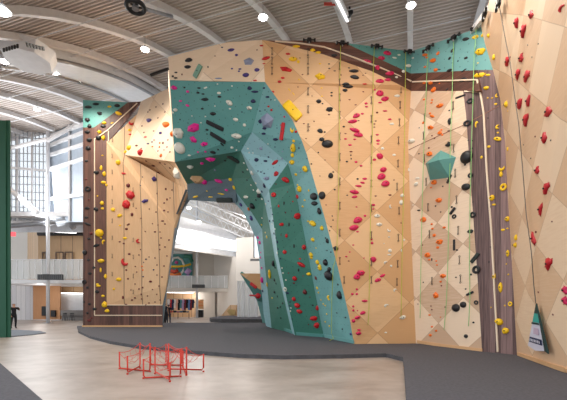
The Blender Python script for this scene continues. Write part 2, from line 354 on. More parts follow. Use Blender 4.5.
# colour x y w h [rotation, counter-clockwise] [shape: f faceted, l bar, d ring, c crescent, j horned, v pyramid volume, s sphere, x knobbed]
HOLDS = {
"left tower's brown edge boards": """K 88 107 9 3;K 95.5 104 7 3;K 117 105.5 7 3.5;K 99.5 113 6 3;Y 109.5 106.7 5 2.5;Y 118.5 113.5 8 4 -20;K 87.5 120 6 5;K 100 114.5 5 2.5;K 89.5 126 5 4;K 87 132 6 4;K 89 140 6 5;K 88 148 6 5;K 86.5 161 4 3;K 103 126 6 3.5;K 98.5 138 6 5 s;Y 104 123 5 3.5;Y 99.5 132 5 4;Y 103.5 138 4.5 6;Y 112 123 4 1.6 20;Y 102.5 155.5 3 1.5;Y 101 168 3 6;
K 96 172.5 6 4.5;K 88 189 7 6 d;D 86 179 3 2.5;D 89 199.5 2.5 2;K 87 208 6 3;K 96 209 6 4 -20;K 86.5 217.5 5 3;K 87.5 224 8 3 -20;Y 104 174 4 6;Y 103.5 182.5 6 3.5;Y 106.5 185 3 3.5;Y 97.5 196 2 2;Y 102 203 4.5 4.5;Y 102.5 208.5 4 3;
Y 99.5 233 9 8.5 s;Y 101 237.8 3 2.5;Y 104 242.5 4.5 6 c;Y 101 261 8 4.5;Y 100.7 270 2.5 6;Y 97.5 284.5 4 3;K 89 238.7 4 3;K 84.8 252.5 5 5.5 s;K 96 245.5 8 3 20;K 88.5 260 3.5 3;K 94 267.7 4 3.5;K 90 273.5 5 3;K 84.5 282 5 5 d;D 91 233.5 4 4;
Y 98.5 285.9 6 2.6;Y 103 296 4.5 3;Y 104.5 304.3 6.5 6.5;Y 107 310.7 6 3.6;K 97 291.5 5 3.5;K 94.5 309 5 3.5;K 87.5 287.5 4 3;K 84 302 3 2.5;K 89.5 304 3.5 3;K 87.5 313 3 3;D 89 320.5 5 3;D 91.5 318 3 2""",
"left tower's tan plywood": """R 131.5 122.5 6 6 c;R 130.5 134.5 5 2;D 136.5 145.5 4 2;R 140.5 152.5 6 4.5 30;R 145.5 137 4 2;V 149 120.5 7 3.5;V 160.5 133 4 3;Y 129.5 130 4 3;Y 129 148 5 3.5 20;Y 125.5 152 4 4;Y 118 162.5 5 6;V 148 201 1 1;O 161 155.5 3 4;O 166 124.7 8 6;O 172 134 3.5 6;
R 123.7 173.5 6 2.6 -10;D 128 185.5 4 5;R 130.5 195 9 9 x;R 126.3 204.5 8.5 9.5 x;D 132 214.5 3.5 4.5;D 128.3 224.5 4.5 2 25;V 154.3 179 5.5 5.5 f;V 145.3 201 8 4.5 20 f;Y 113 209.5 5 4 -25;Y 119.5 215.5 6 3.5 20;Y 120 225.5 3 2;
Y 105.5 276.5 3.5 5.5;Y 125 238 5 3.2;Y 118.5 279.5 6 4.5;R 139 241 6 5.5 c;R 125.3 261.5 8.5 10 30 c;D 126.5 229 4 2.5;D 119.7 241.8 2.6 1.8;D 123.8 243.5 3 2;D 129.3 254 3.5 2.6;D 126.3 270 2.6 2;D 128 278.8 2.6 2;Y 114 289 3 3;D 123 297.5 2.6 4;D 132 300 3 2;D 135 297.8 2.6 2;D 150.5 281.5 4 2.5;
D 139 289 2 2;D 142.5 287.5 2.5 2;D 141.2 294.2 2 2;D 141.8 299 2 1.8;D 147.5 296 2 1.5;D 152.5 289.5 2 1.5;D 156.7 294.3 2 1.5;D 142 126 2 1.5;D 144 132.5 1.8 1.5;D 153.7 131 2 1.5;N 148 143.7 4 1.8;N 152 142 2.5 1.6;D 141.3 148.3 2.6 1.4;O 152.5 146.5 2.5 1.6;O 159.8 143 2 2;O 159.5 147 2 2;D 146.2 161 2.2 1.6;D 153.3 165.6 5 1.8;
N 142.5 177 1.6 1.6;N 140.5 185.5 1.6 1.6;D 157 193.7 1.6 1.6;D 136.2 208.3 1.6 1.6;D 149.3 209 1.6 1.6;D 152.5 223.7 1.6 1.6;D 141 218.3 1.6 1.6;D 161.8 221 1.8 1.6;D 159 173 3 2;D 145.3 231.5 1.8 1.5;D 155 231.8 3 2;D 159.8 245 1.8 1.8;D 159.8 249.5 1.8 1.8;D 140.5 249.5 1.6 1.6;D 139 255 2 1.6;N 146 259.3 2.2 2;D 149 257 1.6 1.4;D 155 258 1.6 2.4;N 143.6 262.4 1.6 1.4;D 135.3 266.5 2 1.5;O 142 266.4 2.4 2;O 142.7 270 2.2 2;D 136.7 272 2 1.4;N 153.6 269.8 2 2;N 143.2 276.7 2 1.8;D 157 275 1.8 1.6;
D 165.8 189 2.4 2.6;D 167 199.5 2 3;D 164.2 203 2.4 2;D 164.2 210.5 3 2.4;D 165 224 2 2;D 163 221 2 2;D 168 212 1.8 1.8;D 170 198 1.5 1.5;D 169 240 2 2.2;D 165 247 2 2;D 161 238 2 1.8;D 167 256 1.8 1.8;D 164 266 2 2;D 159 286 2 2;D 162 277 2 2;D 155 302 2 1.6;D 149 303 2.4 1.6;D 126 304.5 4 2;D 146 305 3.6 2;D 144.6 315.7 1.6 1.4;
D 150 110 2 1.6;D 156 107 1.8 1.6;D 148 112 1.6 1.6;D 163 104 1.8 1.8;D 165 112 2 1.6;D 158 118 1.6 1.6;D 154 140 1.8 1.6;D 163 143 1.6 3;D 168 140 1.6 2;D 167 147 2 1.6;D 164 150 1.6 1.4;D 158 151 1.8 1.6;D 170 152 1.6 1.6;D 160 162.5 2 1.4;D 165 164 2 1.4;D 170 168 2 1.4;D 172 190 1.6 1.8;D 156 212 1.8 1.8;D 158 225 1.6 1.6;D 160 232 1.8 1.6;D 135 284 1.6 1.6;D 131 290 1.6 1.6;D 160 300 1.6 1.6;D 157 265 1.6 2""",
"plywood crown above the teal arch": """K 188.5 60 9 4.5 10;K 187.7 67 8 4.2;K 176 72.5 4 2;K 172.9 76.3 3 2.6;K 175.7 78 5 2.2;E 198 71.5 14 6 63 l;G 218.5 78.5 9 1.8;V 232 68.7 3 2;V 240 69 4 2;V 239 71.3 3 2;V 245.5 75 7 5;V 231 50 8 3.6 10;V 236.5 55 4 3;G 248.7 61.5 11 8 v;V 257 70 6 4;D 257 50 2 1.5;N 222 47.3 3 1.6;K 208 67 1.6 2.5;D 215 56 1.5 1.5;D 182 74.5 1.6 2.4;R 255 80.5 5 2""",
"big teal overhang": """M 174 87.7 7 4.8 f;K 184.5 87.5 2.6 2.2;K 199 88 4.5 2;K 198 92.7 4 2.6;K 203 94 4 2;K 204.5 99.5 8 3.6;K 219.5 96.7 5 2.8;K 202.3 108.7 4 2.2;K 213 113.8 7 4;M 187.7 91.6 4 3;M 180.5 101 4 2.2;M 187.5 105.5 5 2.6 -15;W 219 93 5 3.2;W 205.5 87.7 5 2 20;W 229 102.7 8 5.5 -30;W 230 108.7 3 2;W 175.5 110 5 4;W 217.5 84 2 1.6;W 232 86 2 1.8;W 172.9 112.5 3 2.4;
M 193.5 128 13 10 15 f;M 193.5 139.5 8 6 -20 f;M 204.5 144 8 5.6 15 f;W 178.5 133.3 10 12.5 f;W 180 148 11 12 s;W 236 136 11 6 -5;W 235.5 119.5 6 4 -15;W 189.3 155.3 4 2;W 232 147.5 4 2.6;W 239 141.5 2 1.6;K 215 125.5 19 4.8 -26 l;K 218 137.7 18 4.6 -32 l;K 207 129.7 4 2.6;K 212.7 152 7 2.6 -10;K 222 144.3 6 2 -40 l;
N 249.5 88 5.5 4;N 254.5 91.7 8 2.8;N 253 101 6 4;W 249.5 108 6 5 f;W 244.5 125 4 4;T 207 134 2 1.6;K 180 119.5 1.6 2;W 201 122.7 2 1.6;W 205.5 116.5 2 1.6;M 198 152 2.6 2;M 205.5 151.7 3 2;W 236.5 150 2 1.6;K 218 149.5 2 2.2;N 228 90 2 1.5;W 215 106 1.8 1.5;N 242 112 2 1.5;W 192 116 1.6 1.4;N 188 123 1.5 1.3""",
"dark green roof under the arch": """M 211 158.7 11 4.2 f;M 202 163 5 3;T 233.5 158.5 14 3.6 -30 l;T 225 160.5 3 2;W 190 166.5 7 3.6;B 197 178 13.5 9.5 f;M 204.5 181.5 6 4.4;M 218.5 181 10 3.6 -20;M 226.5 190 4 2.6;Y 230.3 179.5 4 3.6;Y 234 187.5 2.6 6 20;Y 195.5 196.7 7 2.4 15;Y 210.5 197 6 1.4;Y 221 193.8 9 1.6 -10;T 224.5 200 16 6 l;W 177.8 173.5 15 8.5 f;Y 207 191 2 1.4;G 215 170 2 1.5""",
"aqua prow beside the crown": """N 264 88 3 2.6;N 267.5 97 5 2.6;N 260 121.5 4 5;N 264.5 128.5 5.5 3;N 263.7 133.7 5.5 3;N 275.5 139.5 6 3;R 268.5 106.5 3 2.4;R 271.5 110 3 3.2;R 273 91.5 3 1.5;P 284.5 116.7 2.5 2.4;R 282.5 131.5 4.4 18 -8 l;R 296 131.7 3.4 3.2;G 267 121 14 17 v;Y 292.3 111 21 9.5 -48 l;Y 292.3 129 4.5 8 c;Y 293.7 141 3.5 3.6;N 265 110 2 1.5;N 260 111 2.4 1.6;W 275 100 1.5 1.5;N 277 128 1.6 1.4;R 280.5 125 1.5 1.5;N 271 99.5 1.5 1.5""",
"pale blue facet of the prow": """G 261 148.5 4 3.6;N 256.5 160 5 4.4;N 265.5 161 5 2.6;N 268.5 157 2.2 1.8;R 274.7 162.7 8 3.8 35;R 276 173.7 6.5 4.4 35;G 266.5 178.5 6.5 4.4;W 248 148.5 2 1.8;W 249.2 152.5 2 1.8;W 253 153 1.6 1.6;G 282.5 151.5 2 1.6;N 264.2 173.4 2.2 1.8;N 261 172 2 1.8;N 258 171 1.8 1.6;G 282 158.5 1.8 2.6;W 268 144 1.6 1.5;N 275 147 1.5 1.5""",
"pale blue spine of the prow": """N 264.5 185.5 3 5;W 259 191.3 5 5 f;W 252.3 172.7 3.6 4;K 258.7 196 4.6 4;N 268.4 201 2 1.8;W 266 204 2 2;N 271 208 1.6 1.6;N 272.6 214.5 1.8 1.8;N 273.3 220.7 1.8 1.8;W 272.2 224 1.6 1.6;N 274.3 233.5 1.8 2;W 275 229 1.6 1.6;N 277.3 242 2 4;N 278 249 1.8 2;W 277.5 253 1.6 1.8;N 280.5 258.5 2 2;W 282 268 1.8 2;W 283 273 1.8 2;W 286 280 1.8 2;W 285.2 289.3 4 5 d;N 287.5 293 3.6 2.4;N 290 302 2 2;N 289.5 305.8 2 1.6;W 290.5 311 1.6 1.6;N 292 319 1.6 1.6;W 262 199 1.8 1.8;W 256 183 1.8 1.8;N 262 191.5 1.8 1.8;W 291 308 1.6 1.6;N 276 238 1.6 1.6""",
"dark green prow facet": """R 285.5 179.5 10 5 -25;R 273.7 194.8 5.5 5.4 s;R 297.5 196.5 3.4 5;R 297.3 216.2 7 7.6 f;R 278.7 206 2.2 3.6;R 281.5 224.5 5 4 f;R 286.5 235.7 3.4 5;R 304 247.3 5 6;R 284.7 252 4.4 4.4 s;R 301 264.5 9.5 4.6 -28;R 300 258.7 3 2;R 294.5 278.5 5 5.6;D 294 283 3 2;D 304.7 291.7 5 5;R 293.7 299 4 5;R 297.3 305.5 7 5.4 -20;R 299.5 311.5 7 4.6 -15;R 317.3 307.7 4 5;K 312.8 305.3 2.4 2;R 313.7 318.5 8 5.6 f;R 316.6 325.5 5.6 7 f;D 285.5 212.5 1.8 2;D 276 184 1.8 1.6;T 284 203 2 4;T 289 224.5 2 5;T 294 246 2 5;T 298.5 270 2 4;D 288.6 273 1.8 1.6;D 303 276 1.6 1.4;D 287.5 192 1.6 1.6;D 308.5 324.5 1.6 1.6;R 292.8 201.5 2 1.8;D 281 235 1.5 1.5;D 310 297 1.5 1.5""",
"aqua strip beside the honey wall": """Y 293 147.5 5.6 9;Y 292.5 155 4 4.4;Y 292 162.3 5.6 5.6;Y 305 168.5 5.6 6;Y 299.5 189 5 6.6 s;Y 297.7 185 2.2 2;Y 308.8 190.5 2 2.6;Y 296 174.5 3 3;K 314 196.5 8 8 s;K 314.5 203.5 8 5;K 319.5 211 4 7 25;Y 312.5 223.3 8 5 -20;Y 308.2 221.3 3 2;Y 313 239.7 4 4.4;Y 311 254.5 4.6 5;Y 322 228 3.6 5.6;Y 302.7 206.5 2.8 2.4;Y 304.7 200.2 2.4 2;Y 311.5 257.5 4 4;Y 317.8 262.3 4 5;Y 320 267 4.6 6;Y 308.5 274 5 3.8;D 316 278 3 4;Y 317.3 288 2.4 3;Y 318.5 292.5 2 2;K 327.5 241 3 6 20;K 325.5 238 2 2;K 329.5 275.5 8.5 11;K 329.3 269 5 4;K 326 262.5 5 7.5;K 339.7 294.5 6 8;K 338 284.5 2 2.4;Y 329.5 298 4.6 5.6 c;K 336.9 312.8 2 1.8;K 345.4 317.4 2.2 2;K 342.3 329 2 1.8;Y 325.5 305.5 2 2;Y 326.8 314 2 1.8;Y 325.3 321.8 1.8 1.8;Y 329.5 326 2 2;Y 323.3 304 2 2;N 307 158.7 1.5 1.5;N 299 148 1.5 2.5;G 300 172 1.6 2;N 331 252 2 2;K 327 250.5 2 1.6;Y 316 248 1.6 1.6;Y 321 300 1.8 1.6""",
"teal lower leg of the arch": """K 252.5 206 4.8 5.6;K 273.7 263 3.8 5.4;K 275.2 267.6 2 1.8;K 274.7 280 2.4 2.6;K 276.2 283.5 1.8 1.8;K 274.7 292 2.8 2.6;K 277.7 296.5 1.8 1.8;K 283 303.2 2.2 2;K 280.5 306.8 2.2 1.8;K 277.8 307.7 3 2;Y 270 274 4 9 d;Y 267.2 284.5 2 5;Y 272.3 298 1.8 1.6;Y 267 237 1.6 3.4;Y 261.6 224.8 1.6 1.6;Y 265.3 232.5 1.6 1.6;M 244.5 217.5 4.6 5.6;V 251.5 218 3.6 4.6;M 258 237.5 4 3;M 260 242.5 4 3.6;V 251 228.5 1.8 2;M 261 252.5 2 2;M 262.3 279.5 3.6 5;M 262 268 2.6 2;M 239.5 209 4 5.4;V 241 204.5 3.6 3;N 263 291 2 2.4;M 260.8 257.5 2 2;O 248.7 209 2.4 3;K 270 221 2 2;W 246 197 6 3;W 247.5 169.5 1.6 1.6;W 251 185 1.6 1.6;W 253.5 190 1.6 1.6;K 247 180 1.6 1.6;W 244 163 1.8 1.6;K 243 172 1.6 1.6;K 256 200 1.6 1.8;W 262 218 1.5 1.5;K 281 318 1.5 1.5""",
"honey wall left of first rope": """R 261.5 45.7 5 2;R 266 58.3 10 3.6 15;R 288 54 6 2.6;R 286.5 69.5 14 5.6 -10 f;R 282.7 78 5 2.6;R 279.5 81.7 5 3;R 264 63.7 4 1.4;Y 296.3 46.5 8.5 3;Y 312.7 50.3 6 3.4;Y 318 52.5 6 3;Y 293 59.3 10 5;Y 298.3 61.8 3.6 4;Y 320.3 76.5 11 7.4 f;K 334.3 55.5 7 3.4;K 329 64 3 1.3;K 329.3 68.4 3 1.3;K 334.7 70.9 3 1.3;Y 320 63.8 3 1.6;Y 299 79.5 3.4 1.3 -30;
R 273.5 92 2.6 1.6;K 318.7 101.5 6 4.6;K 322.5 103.7 2.4 1.6;K 320 130.7 7 4.2 -20;K 321.5 139.3 6.5 4;K 331.5 92.7 3 1.8;K 331.5 95.8 3 1.8;K 329.5 109.5 7.4 5.6 f;D 329 114.6 3 1.6;K 324.7 132 2.6 2;K 327.3 144 12.5 8.4 s;K 323.3 139 3 2.6;K 330.5 175.5 6 5.8;K 333.3 172 2.4 1.8;K 334.7 189.6 2.8 1.8;K 322 195.5 7.6 8.6 s;K 311.3 164 2.2 2;K 318.3 152.5 2 1.8;K 336 248.5 6.2 5.8 f;K 332.2 216 1.8 1.6;K 333 220 2 1.6;K 331 226.6 1.8 1.8;K 329.7 230.7 1.8 1.6;Y 289.5 90 5 1.1 -50;Y 293.5 93.8 4.5 1.1 -50;D 296.5 121.5 2.8 1.2;D 304 123.7 2.6 1.2;D 314 121.3 2 1.4;D 309.5 126.8 2 1.2;D 306 138.6 2 1.2;Y 321.5 88 2.8 1.4;Y 322 96.3 2.6 1.4;D 302.5 74.5 2.6 1.2 20;D 298 87 1.4 1.6;D 312 96 1.3 1.6;D 325 160 1.6 1.4;D 320 176 1.4 1.4;D 326 205 1.5 1.5;D 300 58 1.5 1.3""",
"honey wall between first two ropes": """K 353.5 71 10.5 4;K 354.3 77 11 4 -10;K 345.7 84 9 3.6;K 349 67.9 3 1.5;K 348 86.7 12 4;K 345 90.4 6 3.6;R 364.7 84 6 1.8;D 363 75.3 2 1.2;D 365.6 73.3 2 1.2;P 367 61.5 9 4.6 -15;P 366 103.5 4 2.8;P 366.5 106.7 4 2.2;P 356 115.7 9 4.6 20;P 362.3 113.8 4 2.4;P 352.3 121.5 10 4.6 8;D 358.5 120.6 2.6 1.2;P 354.3 130 11 4.8 -15;P 358 134.7 11 4.8 -6;P 345.5 139 4 2;P 354.7 139.3 4 2;K 343.7 126.7 3 2;D 345.5 133.6 3 1.2;D 349.5 99.7 2.6 1.4;D 355.7 104.8 3 1.2;D 363.3 91.8 2.4 1.4;P 350 145 5 2.4;D 351 151.7 4 1.7;K 350.8 155.2 2 1.8;K 351.2 158.8 2 1.6;K 346.8 161.6 3 2;P 356 162 4 2.6;P 361 165.8 3.8 2.4;P 364.7 178.8 6 2.8;P 362.5 182.7 6 2.6 -10;P 358.3 186 7 2.8 -5;P 354 192 10 4.8 -8;P 354.3 196.7 7 2.8 8;K 357.6 179 3 2;K 347.2 195.3 2.4 1.4;P 357.3 220 11 6.6 18;P 354 227.8 11 6.4 12;P 365 215.8 3.6 2.8;P 357.5 231.7 3.6 2;P 356.5 207 2.6 1.4;P 353.3 245 2.8 1.6;P 349.8 252 2.4 1.6;P 360.8 273 8.5 6.6 -10 f;P 356.5 276.7 8 6;P 356.8 289.3 3 2.8;P 352.3 294 3.4 3;P 356.8 294 3.4 2.8;P 364.7 301 7 3;P 353.3 306.3 3 2.6;P 353.3 310.3 3 3;P 362.5 312.8 7 3.6 18;P 357.5 317.6 7 4 12;P 353.3 320.9 4 4.4;P 358.3 333.3 6 4.4;P 359 329.8 5 2.6;V 350.8 334 3 2.8;P 346.3 256.5 3 2;D 348.7 261 2.4 1.4;P 364 258 2 1.5;D 341 75 1.6 2;D 358 280 1.5 1.4;P 357.5 310.5 1.5 2""",
"honey wall right of middle rope": """P 387 53 9.5 4.4 -10;P 381.5 58.3 8 4.4 -8;P 377.5 68 5 4.8;P 390 73.7 10 4.4 5;P 379.5 81 10 4.2;P 387.5 79.8 7 3.4;W 399 55 4 1.9;W 394.5 57.8 6 2 -10;W 403.3 71.5 4 4;W 396.5 77.3 3.6 2.4;P 379.5 93.3 9 6;P 374.7 89.8 3 2.2;P 385 99 9 5.6 10;P 380 102.6 5 2;D 377 112.6 3 2.2;P 385 111 6 2;P 389.7 119.3 5 2.2;D 375.7 121 2.8 1.3;D 374.4 124 2.6 1.5;D 374.3 127.2 2.6 1.3;P 377.3 134.8 4.4 2;P 378 140.7 5 2.8;P 378 143.9 4 2;W 397 96 6 3.4;W 391.8 124 6 2.8;P 379.7 156.3 8 6.6 -25;P 374.3 159.7 5 2.8;P 383.3 169.8 8 6 15;P 381 176.5 10 6.6 15;P 385 183.5 10 6.4 10;D 390 195 4 2;D 375.7 196 3 1.6;W 394 155 4.4 2.8;W 382.5 148.5 4 3.4;W 402 195.5 5 3.6;P 373.3 205 5 2.8;P 373.3 209 3 1.8;P 371.5 239.5 3.2 2.2;P 372 243 3.6 3.4;W 377 215.7 7 3.8;W 379 224.5 6.4 4.4;W 391 206.5 4.4 4.6 c;W 389 229.7 4.4 5 c;W 389 237 3 1.8;W 389.7 250.5 4.4 4;W 401 202.5 4 6;W 389.3 254.7 5 2;W 401.5 250.5 2.2 3.6;P 373.3 259.5 7 6.6;P 382.5 275.7 7 3.2 25;P 377.5 280 8 3.8 18;W 386 263 5 4 c;W 391 266 3 3;W 395.5 290.5 4.6 4.2 c;W 387 306 6.4 4.4 c;W 402.5 317.5 7 4.6 15;W 385.7 332.5 3.4 1.8;D 394 180 1.6 1.6;W 384 243.5 1.4 1.4;D 401 223 1.5 1.5;W 404 240 2.4 3""",
"pale wall's teal top band": """O 425 55 6.5 3;O 438 53.5 3.6 4;Y 475.3 37 8 2.8 8;Y 482.5 35.5 3 4;Y 480.3 51.7 10 7.4 f;K 465.7 39.3 8 2.8 8;K 452.5 50.7 5 3 30;K 466 58 5 2.6 15;K 449.7 58.3 4 2.6 30;O 433 60.5 7 3.4;O 435.7 70 5 3.6;O 425 67 3 1.9;O 424.3 82.7 4 3;O 430.7 82.7 5 3.8;O 433.5 89.8 6 4 10;K 449 70.5 6 3 15;K 463.8 70.5 8 1.8 35 l;K 463.3 79.8 8.4 3.6 10 d;K 439.3 69.6 4 1.1;K 447 89.5 4 1.8 30;W 408.5 66 7 3.4;Y 479.5 75.3 12 4.6 5 f;O 427 57.5 4 2;Y 478 63 2 1.5;O 439.5 83.5 1.5 1.3;W 413 58 3 2;N 458 61 1.5 2""",
"pale wall left of first rope": """O 439.5 105.8 8 4 12;O 424 99.5 3 2.2;O 432.2 100 3 2;O 431.5 102.8 2.8 2;O 430 113.4 3 2.2;O 430.7 127.6 7 4.8 f;O 432 116.2 5.6 3.2 -20;O 423.3 122.8 3 3;O 441.5 129.8 3 2.2;O 439.7 132.8 5 3.6;O 442.3 134.8 3 2.6;O 429.5 153.8 7 4.6;D 428.8 148 2.2 1.8;W 411 141 7.4 5;W 410 169.5 4.4 4 c;O 434 182.2 6.6 4.8;O 431 187.5 2.4 2;K 442.8 186.3 1.8 1.6;O 438.5 200.3 7 5.4;O 423.3 219.5 7 5.4;O 431.7 224.2 3 2.6;O 444.3 227.5 4.4 2.8;K 418.9 210.3 4.4 2;K 435.6 206 2 1.8;K 440.7 212 1.8 1.6;W 417.5 178.3 5.6 2.8;W 416 184.2 4.6 4.8;O 439.5 242 7 6 f;O 437.8 247.5 4 3.2;O 434.3 235.3 4 4;O 427.5 255 7 5.2;O 429.3 259.8 3.6 2.2;O 436.3 261 2.8 2;O 437 265 2.6 2;O 443 276 7 4.8;O 440.7 281.7 3 2.6;O 432.5 228.7 3.4 2.4;O 436 295.3 6 7 f;D 431 306 2 1.6;D 431.8 309.6 2.2 1.6;O 429.6 315 3.4 2.2;O 432 326.7 3 2.4;O 436.2 330.8 3 2.8;O 430.4 335.2 3.6 3.4;D 441.4 285.7 2.2 1.8;D 445.3 307 2.4 1.6;K 423.3 282.3 1.6 1.6;W 413 205 1.6 1.4;K 419.5 127.8 2 1.4;K 419 153.7 2 1.4;D 434.5 138.3 2 1.6;D 432 135.6 2 1.6;W 420 128 1.5 1.5;O 440.6 317.2 1.6 1.4;D 418 304 1.5 1.4;D 422.6 245 1.6 1.6;K 431.8 259.5 1.6 4""",
"pale wall right of first rope": """K 460.5 96.5 11 1.9 20 l;K 470.5 101 8.4 5.6 8 d;K 449.3 110.5 2.2 1.8;K 467.5 123.3 9.4 6.4 5 d;K 449.7 121.5 4 7.6;K 449 131 4 1.5;K 448.5 144.3 5.6 4.6 j;K 468.3 140.2 2 1.6;K 472.5 140.5 2 2;K 471.7 148.3 3 2.4;K 466.8 157.3 12.4 14 s;K 465 164.8 3 2.2;K 449.3 179 2.8 9.6 -25 l;K 470.5 175.4 6 5.4 d;K 466 186.9 9.6 7.6 s;K 454.3 216.5 5 5 d;K 452.8 211 3.2 8.4 -38 l;K 451.8 207 2.8 2.6;K 473 214.8 6.8 6.8 d;K 454.3 245 2.8 11 l;K 457 250 3 2;T 470.3 231.5 6.4 4.8 f;T 475 258 4.6 12 -38 l;K 476.5 269.7 9 9.2 d;K 471 274.5 2.8 2.6;K 456 277.3 2.2 1.8;K 456 307.8 8.8 8.8 s;K 463.3 304.7 7 6.8 s;K 470 293.5 8 3 25 l;K 476.3 302.5 5 5 d;K 465.7 289 2.2 2;K 473.5 322.5 3 2.4;K 466 336.2 4.4 4.2 s;K 472.8 201.8 1.6 1.4;Y 477 124.8 4 8 c""",
"grey plank strip": """Y 488 75 6 2.6;Y 486 88 6 4;Y 497.3 95.3 4 5 c;Y 492 98 2 1.8;Y 487.7 98 2 1.8;Y 495.7 104 3.8 2.4;Y 498.5 126.8 6 5.4 c;Y 498 132.6 3.2 2;Y 497.5 138.8 9.4 4.2 -10;Y 489 146.6 4 3;Y 502 167.5 8.4 6.6 30 c;Y 501 174 4 6;Y 503.5 187.2 7.6 8.4 d;Y 491.7 198 6 6.8;Y 494 204.6 5 2.6;Y 507 219 5.4 6;Y 481.5 157.3 3 3.6;Y 503 229.9 5 3;Y 507.7 253.5 4 8;Y 506.4 264 1.8 1.8;Y 508.4 274.5 2 2;Y 493.8 276.7 4 9;Y 500.2 287.5 4.8 12;Y 510.3 304 5 5.6 d;Y 491 307.4 1.8 1.8;Y 504.8 305.5 2 2;Y 498.5 321.7 9.6 8 -20;Y 505.2 330.7 8.4 6.6 35;K 490.5 207 1.6 3;K 491 247 3.6 1.4;K 488 118 1.4 2.4;Y 507.5 228.5 3 2;K 489 262 1.4 3""",
"right maple wall": """Y 488.7 35.3 3.2 5.6;Y 494 57 3.8 6;Y 506.7 104.3 4.8 7 f;Y 508 149 2.4 5.2;Y 516.5 237.3 4 6.4;Y 515.7 245 5 6.2;Y 507.8 111 1.6 1.6;C 517 22 5 7.6 -22 j;C 524 30 5.8 8.4 -32 j;C 531.5 14.2 6.4 5 15 j;R 562.5 8.5 12 4.6 32 c;C 508 61 4.4 8.6 -28 j;C 521.7 57.8 7 8.4 j;C 518.5 74 4.6 9 -22 j;C 527.5 76 5.4 10.6 -35 j;C 520.5 103 6 8 10 j;C 529 100.5 5 11 -16 j;C 548.8 111.5 9 5.6 38 j;C 526.7 119 6 8.6 -30 j;C 544.5 115.7 3 2 ;C 545 137.5 5.6 11.4 j;C 537.7 170.2 6.4 7.6 j;C 547 188 5.6 11.4 -28 j;C 541.2 209.3 4.6 12 -12 j;C 534 238.7 4.6 12.6 16 j;C 549.3 263.5 5.8 10.6 -32 j;P 565.5 290 6.4 8 j;P 565.5 300.5 6.4 8 j;K 527.7 45 1.8 1.6;K 538.3 43.8 2 1.8;K 532 57 2 1.6;D 535.3 136.5 2.2 2.2;K 550.8 140.3 2.2 2.2;K 523.6 144.8 1.8 1.6;K 530.8 158.4 2.2 2;D 552 221.5 2.2 2;D 538.4 292.2 2 2.2;D 553 314.6 2.2 2.4;D 510.5 57 2 1.5;D 536 232 3 3"""}

